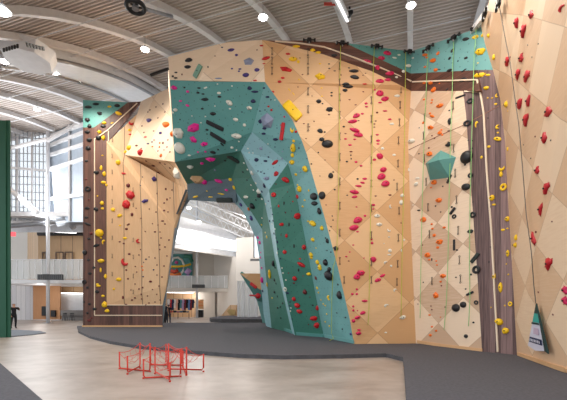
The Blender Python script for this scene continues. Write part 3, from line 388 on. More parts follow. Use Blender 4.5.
def ico(sub):
    bm = bmesh.new(); bmesh.ops.create_icosphere(bm, subdivisions=sub, radius=.5); return bm
def shape_mesh(kind, v, colk):
    r = random.Random(hash((kind, v)) % 9999 if False else sum(map(ord, kind))*31+v*7)
    bm = None
    if kind in ('b', 's', 'f', 'x', 'v', 'j'):
        bm = ico(1 if kind in 'fv' else 3 if kind in 'sx' else 2)
        if kind == 'f':
            bm.free(); bm = bmesh.new(); k = 5+v % 2
            for i in range(k):
                a = 2*math.pi*i/k+r.uniform(-.25, .25)+.4; q = r.uniform(.44, .56)
                bm.verts.new((q*math.cos(a), q*math.sin(a), -.04)); bm.verts.new((q*.92*math.cos(a), q*.92*math.sin(a), r.uniform(.08, .22)))
            for i in range(3):
                a = 2*math.pi*i/3+v; bm.verts.new((.22*math.cos(a), .22*math.sin(a), r.uniform(.4, .52)))
            bmesh.ops.convex_hull(bm, input=bm.verts)
        elif kind == 'v':
            bm.free(); bm = bmesh.new()
            k = 5; ring = [bm.verts.new((.5*math.cos(2*math.pi*i/k+.3+v), .5*math.sin(2*math.pi*i/k+.3+v), 0)) for i in range(k)]
            t = [bm.verts.new((.1+.16*math.cos(2*math.pi*i/3+v), -.08+.16*math.sin(2*math.pi*i/3+v), .5)) for i in range(3)]
            bmesh.ops.convex_hull(bm, input=bm.verts)
        else:
            ph = [r.uniform(0, 6.28) for _ in range(6)]
            for vt in bm.verts:
                c = vt.co
                if kind == 'b':
                    a = .11; vt.co = c*(1+a*math.sin(5*c.x+ph[0])+a*math.sin(6*c.y+ph[1])+.05*math.sin(9*c.z+ph[2]))
                elif kind == 'x': vt.co = c*(1+.2*math.sin(10*c.x+ph[0])*math.sin(10*c.y+ph[1])*math.sin(9*c.z+ph[2]+1))
                elif kind == 'j':
                    an = math.atan2(c.y, c.x); vt.co = Vector((c.x*(1+.5*math.sin(3*an+ph[0])), c.y*(1+.22*math.sin(5*an+ph[1])), c.z))
                if vt.co.z < -.05: vt.co.z = -.05
                if kind == 's': vt.co.z *= 1.1
            if kind == 'j':      # two horns
                for sx in (-1, 1):
                    n = 6; base = [bm.verts.new((.16*math.cos(6.28*i/n)+.04*sx, .30*sx+.09*math.sin(6.28*i/n), .15)) for i in range(n)]
                    tip = bm.verts.new((.20*sx*(1 if v % 2 else -1), .62*sx, .22))
                    for i in range(n): bm.faces.new((base[i], base[(i+1) % n], tip))
                    bm.faces.new(base[::-1])
    elif kind in 'dc':
        bm = bmesh.new(); n = 16 if kind == 'd' else 12; arc = 2*math.pi if kind == 'd' else math.radians(210); R0 = .34; rings = []
        cnt = n if kind == 'd' else n+1
        for i in range(cnt):
            a = arc*i/n+(.6+v if kind == 'c' else 0); rr = .16 if kind == 'd' else .05+.15*math.sin(math.pi*min(1, max(0, i/n)))
            rings.append([bm.verts.new(((R0+rr*math.cos(2*math.pi*k/8))*math.cos(a), (R0+rr*math.cos(2*math.pi*k/8))*math.sin(a), max(-.04, .12+rr*1.5*math.sin(2*math.pi*k/8)))) for k in range(8)])
        for i in range(n if kind == 'd' else n):
            j = (i+1) % cnt
            for k in range(8): bm.faces.new((rings[i][k], rings[j][k], rings[j][(k+1) % 8], rings[i][(k+1) % 8]))
        if kind == 'c': bm.faces.new(rings[0]); bm.faces.new(rings[-1][::-1])
    elif kind == 'l':
        bm = bmesh.new(); bmesh.ops.create_cube(bm, size=1.0)
        bmesh.ops.bevel(bm, geom=bm.edges[:]+bm.verts[:], offset=.16, segments=3, profile=.6, affect='EDGES')
        for vt in bm.verts:
            if vt.co.z < 0: vt.co.z = max(vt.co.z, -.05)
            vt.co.z *= 1-.5*abs(vt.co.x)
            if abs(vt.co.x) < .2: vt.co.z *= .8
    bmesh.ops.remove_doubles(bm, verts=bm.verts, dist=1e-5); bmesh.ops.recalc_face_normals(bm, faces=bm.faces)
    return bm
HM, PROTO = {}, {}
def hold_mat(ck):
    if ck not in HM: HM[ck] = paint('hold_'+COL[ck][0].replace(' ', '_'), COL[ck][1], .5, vary=.05, scale=9, bump=.12)
    return HM[ck]
def proto(kind, v, ck):
    key = (kind, v, ck)
    if key not in PROTO:
        bm = shape_mesh(kind, v, ck); me = bpy.data.meshes.new('climbing_hold'); bm.to_mesh(me); bm.free()
        if kind not in 'fv':
            for p in me.polygons: p.use_smooth = True
        me.materials.append(hold_mat(ck)); PROTO[key] = me
    return PROTO[key]
WORD = {'b': 'rounded', 'f': 'faceted', 'l': 'bar-shaped', 'd': 'ring-shaped', 'c': 'crescent', 'j': 'horned', 'v': 'pyramid', 's': 'ball-shaped', 'x': 'knobbly'}
allh = []
for reg, txt in HOLDS.items():
    for it in txt.replace('\n', '').split(';'):
        t = it.split()
        if not t: continue
        ck = t[0]; x, y, w, h = map(float, t[1:5]); rot = 0.0; kind = 'b'
        for e in t[5:]:
            if e in WORD: kind = e
            else: rot = float(e)
        if w < 1.3 and h < 1.3: continue
        allh.append(dict(reg=reg, ck=ck, x=x, y=y, w=w, h=h, rot=rot, kind=kind, a=w*h))
allh.sort(key=lambda d: -d['a'])
NTH = 296
big, small = allh[:NTH], allh[NTH:]
bolt_bm = bmesh.new(); add_disc(bolt_bm, Vector((0, 0, 0)), Vector((0, 0, 1)), .5, 1.0, 10)
bolt_me = bpy.data.meshes.new('bolt'); bolt_bm.to_mesh(bolt_me); bolt_bm.free(); bolt_me.materials.append(blackm)
def place(d):
    hp = hit(d['x'], d['y'])
    if hp is None:
        print('MISS', d['reg'], d['x'], d['y']); return None
    p, n = hp; k = p.y/F
    # in-plane axes whose silhouettes match the hold's tilt and size
    a = math.radians(d['rot']); q_ = 1.0 if d['kind'] == 'j' else 1.0 if d['kind'] in 'flv' else .92
    def onp(dx, dy):
        r = ray(d['x']+dx, d['y']+dy); den = r.dot(n)
        return CAM+r*((p-CAM).dot(n)/den)-p
    w2, h2 = d['w']/2*q_, d['h']/2*(q_ if d['kind'] != 'j' else 1)
    A = onp(w2*math.cos(a), -w2*math.sin(a)); B = onp(-h2*math.sin(a), -h2*math.cos(a))
    if d['w'] >= d['h']: U = A.normalized(); V = n.cross(U)
    else: V = B.normalized(); U = V.cross(n)
    N = U.cross(V)
    if N.dot(n) < 0: U = -U; N = -N
    sx = min(2*A.length, 1.7*2*w2*k); sy = min(2*B.length, 1.7*2*h2*k)
    dep = min(sx, sy)*(.95 if d['kind'] in 'sbxf' else .8)
    if d['kind'] == 'v': dep = min(sx, sy)*.8
    dep = min(dep*.8, 0.5)
    if d['kind'] == 'l' and d['a'] < 150:
        if sx > sy: sy *= .74
        else: sx *= .74
    return p, U, V, N, sx, sy, dep
def mat4(p, U, V, N, sx, sy, sz):
    return Matrix(((U.x*sx, V.x*sy, N.x*sz, p.x), (U.y*sx, V.y*sy, N.y*sz, p.y), (U.z*sx, V.z*sy, N.z*sz, p.z), (0, 0, 0, 1)))
ordn = ['highest', 'second highest', 'third highest', 'fourth highest', 'fifth highest', 'sixth highest', 'seventh highest', 'eighth highest', 'ninth highest', 'tenth highest', 'eleventh highest', 'twelfth highest']
ORD = ['first', 'second', 'third', 'fourth', 'fifth', 'sixth', 'seventh', 'eighth', 'ninth', 'tenth', '11th', '12th', '13th', '14th', '15th', '16th', '17th', '18th', '19th', '20th', '21st', '22nd', '23rd', '24th', '25th', '26th', '27th', '28th', '29th', '30th', '31st', '32nd', '33rd', '34th', '35th', '36th', '37th', '38th', '39th', '40th']
CUSTOM = {('M', 193.5, 128): 'largest pink faceted boulder hold on the teal overhang', ('W', 178.5, 133.3): 'upper of two big white holds at the overhang\'s left edge', ('W', 180, 148): 'round white dish hold at the overhang\'s lower left corner',
 ('K', 215, 125.5): 'upper of two long black bars on the teal overhang', ('K', 218, 137.7): 'lower of two long black bars on the teal overhang', ('R', 282.5, 131.5): 'long upright red bar on the aqua prow',
 ('Y', 292.3, 112.2): 'large yellow slab hold where the aqua prow meets the honey wall', ('K', 466.8, 157.3): 'huge black ball hold beside the grey plank strip', ('K', 327.3, 144): 'biggest black boulder hold high on the honey wall',
 ('Y', 320.3, 76.5): 'big bright yellow block near the top of the honey wall', ('G', 267, 121): 'slate grey pyramid volume on the aqua prow', ('B', 197, 178): 'tan wooden block hold under the dark green roof', ('R', 286.5, 69.5): 'largest red hold near the top of the honey wall',
 ('E', 198, 69): 'grey-green slanting plate on the plywood crown', ('R', 562.5, 8.5): 'curved red hold at the top right corner of the maple wall', ('G', 248.7, 61.5): 'light grey volume in the middle of the plywood crown', ('Y', 99.5, 233): 'largest yellow ball on the left tower\'s brown edge boards',
 ('R', 125.3, 261.5): 'large red crescent low on the left tower', ('K', 476.5, 269.7): 'largest black ring overlapping the grey plank strip', ('W', 177.8, 173.5): 'white and green faceted block hanging at the arch\'s left shoulder'}
from collections import defaultdict
rk = defaultdict(list)
for d in big: rk[(d['reg'], d['ck'])].append(d)
for key, L in rk.items():
    L.sort(key=lambda d: (d['y'], d['x']))
    for i, d in enumerate(L):
        col = COL[d['ck']][0]; sz = 'large ' if d['a'] > 70 else 'small ' if d['a'] < 14 else ''
        base = f"{sz}{col} {WORD[d['kind']]} hold on the {d['reg']}"
        if len(L) > 1: base += f", {ORD[i]} {col} from top" if i < len(L)-1 else f", lowest {col} one"
        d['label'] = CUSTOM.get((d['ck'], d['x'], d['y']), base)
cnt = 0
for d in big:
    r = place(d)
    if r is None: continue
    p, U, V, N, sx, sy, dep = r
    o = bpy.data.objects.new('climbing_hold', proto(d['kind'], cnt % 3, d['ck'])); C.objects.link(o); cnt += 1
    o.matrix_world = mat4(p-N*.0, U, V, N, sx, sy, dep)
    tag(o, d['label'], 'climbing hold', f"{COL[d['ck']][0]} holds on the {d['reg']}")
    if d['a'] >= 26 and d['kind'] not in 'dcv':
        q = bpy.data.objects.new('bolt', bolt_me); C.objects.link(q); q.parent = o
        bs = .065; zt = .46 if d['kind'] not in 'l' else .36
        q.scale = (bs/sx*.6, bs/sy*.6, .08/dep*.6); q.location = (.02, .02, zt)
# the rest, tiny footholds, as one object
bm = bmesh.new(); mats = []; 
for d in small:
    r = place(d)
    if r is None: continue
    p, U, V, N, sx, sy, dep = r
    M = mat4(p, U, V, N, sx, sy, dep); s0 = len(bm.faces)
    tb = bmesh.new(); bmesh.ops.create_icosphere(tb, subdivisions=1, radius=.5)
    vm = {v: bm.verts.new(M @ Vector((v.co.x, v.co.y, max(v.co.z, -.05)))) for v in tb.verts}
    if d['ck'] not in mats: mats.append(d['ck'])
    for f in tb.faces:
        nf = bm.faces.new([vm[v] for v in f.verts]); nf.material_index = mats.index(d['ck'])
    tb.free()
me = bpy.data.meshes.new('footholds'); bm.to_mesh(me); bm.free()
for k in mats: me.materials.append(hold_mat(k))
tag(link('small_footholds', me), 'tiny footholds dotted all over the climbing walls', 'footholds', kind='stuff')
print('HOLDS', cnt, len(small))

# teal pentagon volume on the pale wall
vol = empty('wall_volume', hit(440, 165)[0], 'teal five-sided wooden volume bolted to the pale corner wall', 'wall volume')
def onw(px, py, out=0.0):
    h0 = hit(px, py); return h0[0]+h0[1]*out
rim = [onw(440.7, 150.3), onw(456, 157.3), onw(449.8, 177.6), onw(430, 180), onw(425.7, 163.3)]
apx = onw(437, 165, .45); apx2 = onw(447, 162, .42)
bm = bmesh.new(); rv = [bm.verts.new(p) for p in rim]; bmesh.ops.convex_hull(bm, input=rv+[bm.verts.new(apx), bm.verts.new(apx2)])
bmesh.ops.recalc_face_normals(bm, faces=bm.faces); bmobj('volume_body', bm, tealG, vol)
for (a, b2) in ((433.5, 172), (445, 172)):
    pass

# ------------------------------------------------------------------ quickdraws, ropes, anchors
draws = {'honey wall\'s far left line': [(308, y) for y in (52, 61.5, 71.5, 92, 110, 128)]+[(272, y) for y in (52, 61.5, 71.5)],
 'honey wall beside its first rope': [(339.5, y) for y in (67, 83, 98, 115.5, 137, 157.5, 182, 206, 233, 261)]+[(343.8, 280)],
 'honey wall beside its second rope': [(371, y) for y in (101, 119.5, 140, 160.5, 184, 208.5, 235.5, 262, 280)],
 'honey wall beside its third rope': [(400.7, 89), (399.7, 105.5), (399, 123), (398, 141), (397.6, 164), (396.6, 187), (398.6, 211), (397.8, 238), (397.2, 264), (396.5, 282)],
 'pale wall beside its left rope': [(425.3, 118), (424.4, 136), (425.3, 158.5), (427, 182), (428.8, 207.5), (430.3, 234.5), (432.8, 281)],
 'pale wall beside its middle rope': [(454, 106), (454.5, 148.5), (456, 173.5), (457.4, 200), (459, 230.5), (460.3, 260), (461.3, 279)],
 'left tower\'s pale column': [(112.5, y) for y in (140, 156, 172, 188, 202, 221, 238, 256, 274)],
 'left tower\'s middle': [(133.5, y) for y in (190, 205, 240, 257, 276, 292)]}
dbm = bmesh.new()
add_box(dbm, (-.009, -.009, -.10), (.009, .009, .10)); 
for sg in (-1, 1): add_tube(dbm, [Vector((.03*math.cos(a), 0, sg*.12+.022*math.sin(a))) for a in [i*math.pi/5 for i in range(11)]], .009, 5, cap=False)
dme = bpy.data.meshes.new('quickdraw'); dbm.to_mesh(dme); dbm.free(); dme.materials.append(paint('draw_webbing', rgb(52, 48, 44), .6))
for nm, L in draws.items():
    L = sorted(L, key=lambda t: t[1])
    for i, (x, y) in enumerate(L):
        r = hit(x, y)
        if not r: continue
        o = bpy.data.objects.new('quickdraw', dme); C.objects.link(o); o.location = r[0]+r[1]*.05
        o.rotation_euler = (0, 0, math.atan2(r[1].y, r[1].x)+math.pi/2)
        tag(o, f"dark quickdraw on the {nm}, {ORD[i]} from top" if i < len(L)-1 else f"lowest dark quickdraw on the {nm}", 'quickdraw', 'quickdraws on the walls')
lime = paint('lime_rope', rgb(186, 196, 70), .7); lime2 = paint('pale_green_rope', rgb(150, 206, 130), .7); greyrope = paint('grey_cord', rgb(110, 100, 90), .6)
ropes = [(((340, 46), (339, 100), (338, 200), (336, 256), (334, 300), (333.5, 343)), lime, 'lime rope hanging down the left of the honey wall over the aqua strip', .011),
 (((373.3, 49), (371.5, 142), (370, 199), (369, 256), (368, 312), (367, 325)), lime, 'lime rope down the centre of the honey wall through the pink holds', .011),
 (((404.5, 54), (403.5, 142), (402.3, 199), (401, 256), (400, 318)), lime, 'lime rope on the honey wall nearest the corner', .011),
 (((430, 51), (428.5, 80), (427, 114), (425, 171), (423.5, 228), (422.5, 285), (422, 318)), lime2, 'green rope down the left of the pale corner wall', .011),
 (((455.5, 40), (454, 90), (452.5, 142), (451, 200), (450, 256), (448.5, 300), (446, 330)), lime2, 'green rope down the middle of the pale corner wall', .011),
 (((478, 29), (476, 60), (475, 90), (473, 142), (472, 200), (471.5, 262), (472, 300), (470.5, 326)), lime2, 'green rope along the seam of the pale wall and grey planks', .011),
 (((503, 2), (510, 40), (514.5, 62), (519, 95), (523.5, 125), (527, 165), (531, 215), (536, 250), (538.5, 285), (540.5, 303)), greyrope, 'thin grey cord running down the maple wall to the banner', .011)]
for pts, mt, lab, r in ropes:
    L = []
    for (a, b2) in zip(pts, pts[1:]):
        n = 4
        for i in range(n):
            x = a[0]+(b2[0]-a[0])*i/n; y = a[1]+(b2[1]-a[1])*i/n; hh = hit(x, y)
            if hh: L.append(hh[0]+hh[1]*.10)
    hh = hit(*pts[-1])
    if hh: L.append(hh[0]+hh[1]*.10)
    if mt is lime and pts[0][0] == 340:
        e = L[-1]; L += [e+Vector((.05, -.25, -.22)), Vector((e.x-.15, e.y-.55, .15))]
    bm = bmesh.new(); add_tube(bm, L, r, 6)
    tag(bmobj('climbing_rope', bm, mt, smooth=True), lab, 'rope', 'climbing ropes')
anch = [(309, 42.6, 'first auto belay from the left above the honey wall'), (341.5, 45, 'second auto belay from the left, above the lime rope'), (375.5, 48.7, 'third auto belay from the left above the honey wall'), (408, 54, 'auto belay in the corner where the two walls meet'),
        (430.5, 49.5, 'auto belay at the left end of the aqua strip'), (456, 39.3, 'auto belay in the middle of the aqua strip'), (480, 27.6, 'auto belay at the right end of the aqua strip'), (489.5, 13, 'auto belay clamped under the white rail'), (504, 1.5, 'black bracket at the very top of the maple wall')]
for x, y, lab in anch:
    hh = hit(x, y+1.5) or hit(x+.5, y+4) or hit(x, y+7)
    if not hh: print('ANCH MISS', x); continue
    p, n = hh; p = P(x, y, p.y)+n*.14
    a = math.atan2(n.y, n.x)+math.pi/2
    t = empty('auto_belay', p, 'black '+lab, 'auto belay', 'auto belays along the wall tops'); t.rotation_euler = (0, 0, a); t.scale = (.66, .66, .66)
    def loc(nm, bm, mt):
        me = bpy.data.meshes.new(nm); bm.to_mesh(me); bm.free(); o = bpy.data.objects.new(nm, me); C.objects.link(o); me.materials.append(mt); o.parent = t; return o
    bm = bmesh.new(); add_box(bm, (-.13, -.09, -.11), (.13, .09, .11)); bmesh.ops.bevel(bm, geom=bm.edges[:], offset=.03, segments=2, affect='EDGES'); loc('housing', bm, blackm)
    bm = bmesh.new(); add_box(bm, (-.36, -.03, -.02), (.36, .03, .03)); add_box(bm, (-.36, -.05, -.09), (-.27, .05, .06)); add_box(bm, (.27, -.05, -.09), (.36, .05, .06)); loc('bracket', bm, blackm)
    bm = bmesh.new(); add_disc(bm, Vector((0, -.02, -.15)), Vector((0, 0, 1)), .03, .1, 8); loc('nozzle', bm, greysteel)
# white rail at the top of the right wall
bm = bmesh.new(); pa = P(472, 31.5, 12.3); pb = P(500, -6, 10.5); add_bar(bm, pa, pb, .12, .16)
rl = empty('ceiling_rail', pa, 'white steel rail slanting up along the top of the maple wall', 'rail'); bmobj('rail_beam', bm, beamm, rl)
bm = bmesh.new()
for t_ in (.15, .5, .85):
    q = pa.lerp(pb, t_); add_bar(bm, q, q+Vector((.25, .3, -.05)), .05, .05)
bmobj('bracket', bm, greysteel, rl)

# ------------------------------------------------------------------ belay banner
hb = [onw(541, 303.5, .08), onw(556, 353, .10), onw(546, 351.5, .16), onw(533.5, 344.5, .12), onw(537, 322, .1)]
ban = empty('belay_banner', onw(545, 350), 'teal and white triangular belay gate banner hanging on the maple wall', 'banner')
def bq(name, pts, mt, th=.03, parent=ban):
    return slab(name, pts, mt, parent, th=th, reg=False)
apex = onw(540.5, 303, .10); Lb = onw(534, 345, .14); Rb_ = onw(554.5, 351.8, .14)
def bt(s, t): # s along the height, t across
    a = apex.lerp(Lb, s); b2 = apex.lerp(Rb_, s); return a.lerp(b2, t)
nb = hit(545, 330)[1]
tealb = paint('banner_teal', rgb(44, 160, 150), .6); whiteb = paint('banner_white', rgb(206, 206, 220), .6); navyb = paint('banner_navy', rgb(24, 40, 78), .6); lilac = paint('banner_lilac', rgb(190, 170, 190), .6); dgreen = paint('banner_hem', rgb(14, 52, 50), .6)
bq('banner_tip', [bt(.0, 0), bt(.22, 0), bt(.22, .85), bt(0, 1)], dgreen)
bq('banner_top', [bt(.22, 0), bt(.42, 0), bt(.42, .85), bt(.22, .85)], tealb)
bq('banner_body', [bt(.42, 0), bt(1, 0), bt(1.06, .4), bt(1, .85), bt(.42, .85)], whiteb)
bq('banner_hem', [bt(.0, 1.0), bt(.22, .85), bt(1, .85), bt(1.03, 1)], dgreen)
bq('stripe', [p+nb*.02 for p in (bt(.42, .02), bt(.46, .02), bt(.46, .84), bt(.42, .84))], dgreen, .01)
bq('stripe', [p+nb*.02 for p in (bt(.77, .06), bt(.89, .06), bt(.89, .82), bt(.77, .82))], navyb, .01)
bq('printed_patch', [p+nb*.02 for p in (bt(.54, .3), bt(.68, .3), bt(.68, .7), bt(.54, .7))], lilac, .01)
bm = bmesh.new()
for i in range(7):                       # white lettering on the navy stripe, too small to read
    a = .13+i*.095
    c = [bt(.80, a)+nb*.035, bt(.86, a)+nb*.035, bt(.86, a+.055)+nb*.035, bt(.80, a+.055)+nb*.035]
    bm.faces.new([bm.verts.new(p) for p in (c if i % 2 else [c[0], c[1], c[2], c[3]])])
bmobj('lettering', bm, whiteb, ban)

# ------------------------------------------------------------------ floor and pads
bm = bmesh.new(); vs = [bm.verts.new(p) for p in ((-60, -6, 0), (30, -6, 0), (30, 75, 0), (-60, 75, 0))]; bm.faces.new(vs)
struct(bmobj('floor', bm, concrete))
def pad(name, outline, z, top, side, label, slope=.0):
    root = empty(name, (outline[0][0], outline[0][1], 0), label, 'crash pad')
    bm = bmesh.new(); n = len(outline)
    c = Vector((sum(p[0] for p in outline)/n, sum(p[1] for p in outline)/n, 0))
    T = [bm.verts.new((p[0], p[1], z)) for p in outline]; f = bm.faces.new(T)
    if f.normal.z < 0: f.normal_flip()
    bmesh.ops.triangulate(bm, faces=bm.faces[:]); bmobj('carpet_top', bm, top, root)
    bm = bmesh.new()
    for i in range(n):
        a, b2 = outline[i], outline[(i+1) % n]
        bm.faces.new([bm.verts.new(q) for q in ((a[0], a[1], 0), (b2[0], b2[1], 0), (b2[0], b2[1], z-.0005), (a[0], a[1], z-.0005))])
    bmesh.ops.remove_doubles(bm, verts=bm.verts, dist=1e-4); bmesh.ops.recalc_face_normals(bm, faces=bm.faces); bmobj('vinyl_edge', bm, side, root)
    return root
ZP = .12
edge = [G(x, y) for x, y in ((77, 327.5), (78.5, 333), (90, 338.5), (110, 344), (140, 349), (190, 354), (240, 358), (284, 359.5), (340, 358.5), (386, 357.3), (403, 361.5), (404.5, 378), (406, 400), (409, 440))]
edge = [(p.x, p.y) for p in edge]+[(1.45, 1.5), (8, 1.5), (9, 14), (6, 24), (0, 31), (-10, 31), (-14.2, 26.5)]
pad('floor_pad', edge, ZP, padm, padside, 'broad charcoal carpeted crash pad under the climbing walls')
e2 = [(-22, 4.2)]+[(G(x, y).x, G(x, y).y) for x, y in ((-60, 338), (0, 368), (41, 402), (60, 430))]+[(-2.2, 2), (-22, 2)]
e2 = [(-20, 9.6), (-7.2, 9.4), (-4.0, 6.1), (-2.2, 3.5), (-2.2, 2), (-20, 2)]
l1 = G(-3, 364, 0); l2 = G(37, 401, 0)
dr = (l2-l1); e2 = [(l1.x-dr.x*2, l1.y-dr.y*2), (l2.x+dr.x*1.1, l2.y+dr.y*1.1), (l1.x-dr.x*2-4, 2)]
pad('floor_pad', e2, .10, padm, bluepad, 'dark grey crash pad corner at the lower left')
e3 = [G(-30, 337.5), G(12, 337), G(33, 335), G(46, 333.3), G(40, 331.5), G(20, 330.5), G(-30, 330.5)]
pad('floor_pad', [(p.x, p.y) for p in e3], .04, bluepad, bluepad, 'small blue-grey mat on the concrete behind the dark green wall')
e4 = [(P(x, 305, Y).x, Y) for x, Y in ((209.5, 37), (211, 34.5), (222, 33.5), (245, 33.2), (275, 33.2), (300, 33.2), (300, 47), (240, 47), (222, 43))]
pad('platform_pad', e4, .34, padm, padside, 'raised charcoal bouldering pad beyond the arch')

# left green wall
gw = empty('climbing_wall', (-14, 18, 0), 'dark green wall edge at the left border of the room', 'climbing wall', 'climbing walls')
slab('green_panel', [P(-60, 118, 18), P(5.5, 120.5, 18), P(6, 338, 18.2), P(-60, 338, 18)], darkgreen, gw, th=.26, reg=False)
bm = bmesh.new(); add_bar(bm, P(8.2, 120.5, 18.1), P(8.8, 337.5, 18.3), .05, .2); bmobj('edge_trim', bm, darkgreen, gw)

# ------------------------------------------------------------------ red wire chairs
def chair(feet, hts, label):
    fp = [G(x, y) for x, y in feet]; c = sum(fp, Vector())/4
    root = empty('wire_chair', (c.x, c.y, 0), label, 'chair', 'red wire chairs on the concrete')
    tops = [p+Vector((0, 0, h)) for p, h in zip(fp, hts)]
    r = .018
    for (i, j) in ((0, 2), (1, 3)):
        bm = bmesh.new(); a, b2 = fp[i]+Vector((0, 0, r*1.2+(.03 if i else 0))), fp[j]+Vector((0, 0, r*1.2+(.03 if i else 0)))
        ia = (b2-a).normalized()*.04
        add_tube(bm, [tops[i], a+Vector((0, 0, .05)), a+ia, b2-ia, b2+Vector((0, 0, .05)), tops[j]], r, 8)
        bmobj('frame_loop', bm, redsteel, root, smooth=True)
    for i in range(4):
        bm = bmesh.new(); add_disc(bm, fp[i]+Vector((0, 0, .017)), Vector((0, 0, 1)), .024, .034, 10); bmobj('foot', bm, redsteel, root)
    # slung wire seat: curves between the four tops, sagging in the middle
    bm = bmesh.new(); n = 4; sag = .34
    def sp(s, t):
        p = tops[0].lerp(tops[1], s).lerp(tops[3].lerp(tops[2], s), t)
        k = 16*s*(1-s)*t*(1-t); e = 4*(s*(1-s)+t*(1-t))/2
        return p-Vector((0, 0, sag*(.55*k+.45*e)))
    for i in range(n+1):
        add_tube(bm, [sp(i/n, j/8) for j in range(9)], (.003 if 0 < i < n else .007), 5)
        add_tube(bm, [sp(j/8, i/n) for j in range(9)], (.003 if 0 < i < n else .007), 5)
    bmobj('wire_seat', bm, redsteel, root)
    bm = bmesh.new()
    for i in (0, 1, 2, 3): add_disc(bm, tops[i], Vector((0, 0, 1)), .02, .02, 8)
    bmobj('end_caps', bm, redsteel, root)
chair([(119.5, 369), (127.5, 374.5), (150, 372), (140, 368.3)], [.42, .42, .68, .64], 'red wire butterfly chair at the left end of the cluster')
chair([(143.5, 378.8), (170, 382), (180.5, 377), (155, 374)], [.42, .40, .62, .62], 'red wire butterfly chair at the front of the cluster')
chair([(186.5, 375.5), (203.5, 372), (183, 367.5), (168.5, 371)], [.64, .42, .42, .66], 'red wire butterfly chair at the right end of the cluster')
chair([(150.5, 365.5), (166, 362), (182, 366), (168, 369)], [.5, .5, .46, .46], 'red wire butterfly chair in the middle behind the front one')

# ------------------------------------------------------------------ roof
DD = Vector((.324, .946, 0)); EE = Vector((.946, -.324, 0))
PROF = [(7.0, 10.2), (8.86, 12.0), (10.9, 13.3), (12.7, 14.25), (14.0, 14.85), (16.0, 15.7), (19.0, 16.65), (22.0, 17.2), (26.0, 17.5), (30.0, 17.4), (35, 17.0), (42, 16.2), (50, 15.2), (58, 14.2)]
def zc(s):
    if s <= PROF[0][0]: return PROF[0][1]
    for (a, za), (b2, zb) in zip(PROF, PROF[1:]):
        if s <= b2:
            return za+(zb-za)*(s-a)/(b2-a)
    return PROF[-1][1]
def zs(s): return (zc(s-1)+zc(s)*2+zc(s+1))/4
def R3(s, t, dz=0): v = DD*s+EE*t; return Vector((v.x, v.y, zs(s)+dz))
TA, TB = -46, 14
bm = bmesh.new(); prof = []; s = 7.0; per = .30
while s < 56:
    for ds, dz in ((0, 0), (.11, 0), (.15, .075), (.26, .075)): prof.append((s+ds, dz))
    s += per
prev = None
for (s, dz) in prof:
    z = zs(s)+dz; a = DD*s+EE*(TA if s < 25.4 else -25.0); b2 = DD*s+EE*TB
    cur = (bm.verts.new((a.x, a.y, z)), bm.verts.new((b2.x, b2.y, z)))
    if prev: bm.faces.new((prev[0], cur[0], cur[1], prev[1]))
    prev = cur
struct(bmobj('ceiling', bm, deckm))
tb = [0, -3.3, -6.6, -10, -13.3, -16.6, -20, -23.3, -26.6, -30, -33.3, -36.6, 3.4, 6.8]
names = {0: 'pale arched roof beam above the corner of the two walls'}
for i, t in enumerate(tb):
    root = empty('roof_beam', R3(20, t, -.3), ['pale arched roof beam running straight away above the corner auto belay', 'arched roof beam with a linear lamp, left of the corner one', 'arched roof beam passing left of the hanging lamp above the crown', 'arched roof beam meeting the left part of the plywood crown', 'arched roof beam beside the black ceiling fan', 'arched roof beam along the upper side of the white duct', 'arched roof beam along the lower side of the white duct', 'arched roof beam just above the tall window wall', 'arched roof beam over the tall window wall', 'arched roof beam far left', 'arched roof beam far left behind', 'arched roof beam at the far left end', 'arched roof beam right of the corner', 'arched roof beam at the far right'][i], 'roof beam', 'arched roof beams')
    ss = [7+1.25*k for k in range(40)]
    if t < -25: ss = [s for s in ss if s < 25.6]
    bm = bmesh.new(); prv = None
    for s in ss:
        c = R3(s, t); w = .09; q = [bm.verts.new(c+EE*x+Vector((0, 0, z))) for x, z in ((-w, -.02), (w, -.02), (w, -.30), (-w, -.30))]
        if prv:
            for k in range(4): bm.faces.new((prv[k], q[k], q[(k+1) % 4], prv[(k+1) % 4]))
        prv = q
    bmobj('web', bm, beamm, root)
    bm = bmesh.new(); prv = None
    for s in ss:
        c = R3(s, t); w = .15; q = [bm.verts.new(c+EE*x+Vector((0, 0, z))) for x, z in ((-w, -.30), (w, -.30), (w, -.36), (-w, -.36))]
        if prv:
            for k in range(4): bm.faces.new((prv[k], q[k], q[(k+1) % 4], prv[(k+1) % 4]))
        prv = q
    bmobj('bottom_flange', bm, beamm, root)
for i, (s, lab) in enumerate(((12.0, 'nearest'), (15.0, 'second nearest'), (18.0, 'third nearest'), (21.5, 'fourth nearest'), (25.5, 'farthest'))):
    bm = bmesh.new(); add_tube(bm, [R3(s, -34, -.42), R3(s, 3, -.42)], .022, 6)
    tag(bmobj('conduit', bm, white), lab+' thin white conduit crossing under the roof beams', 'conduit', 'white conduits under the roof')

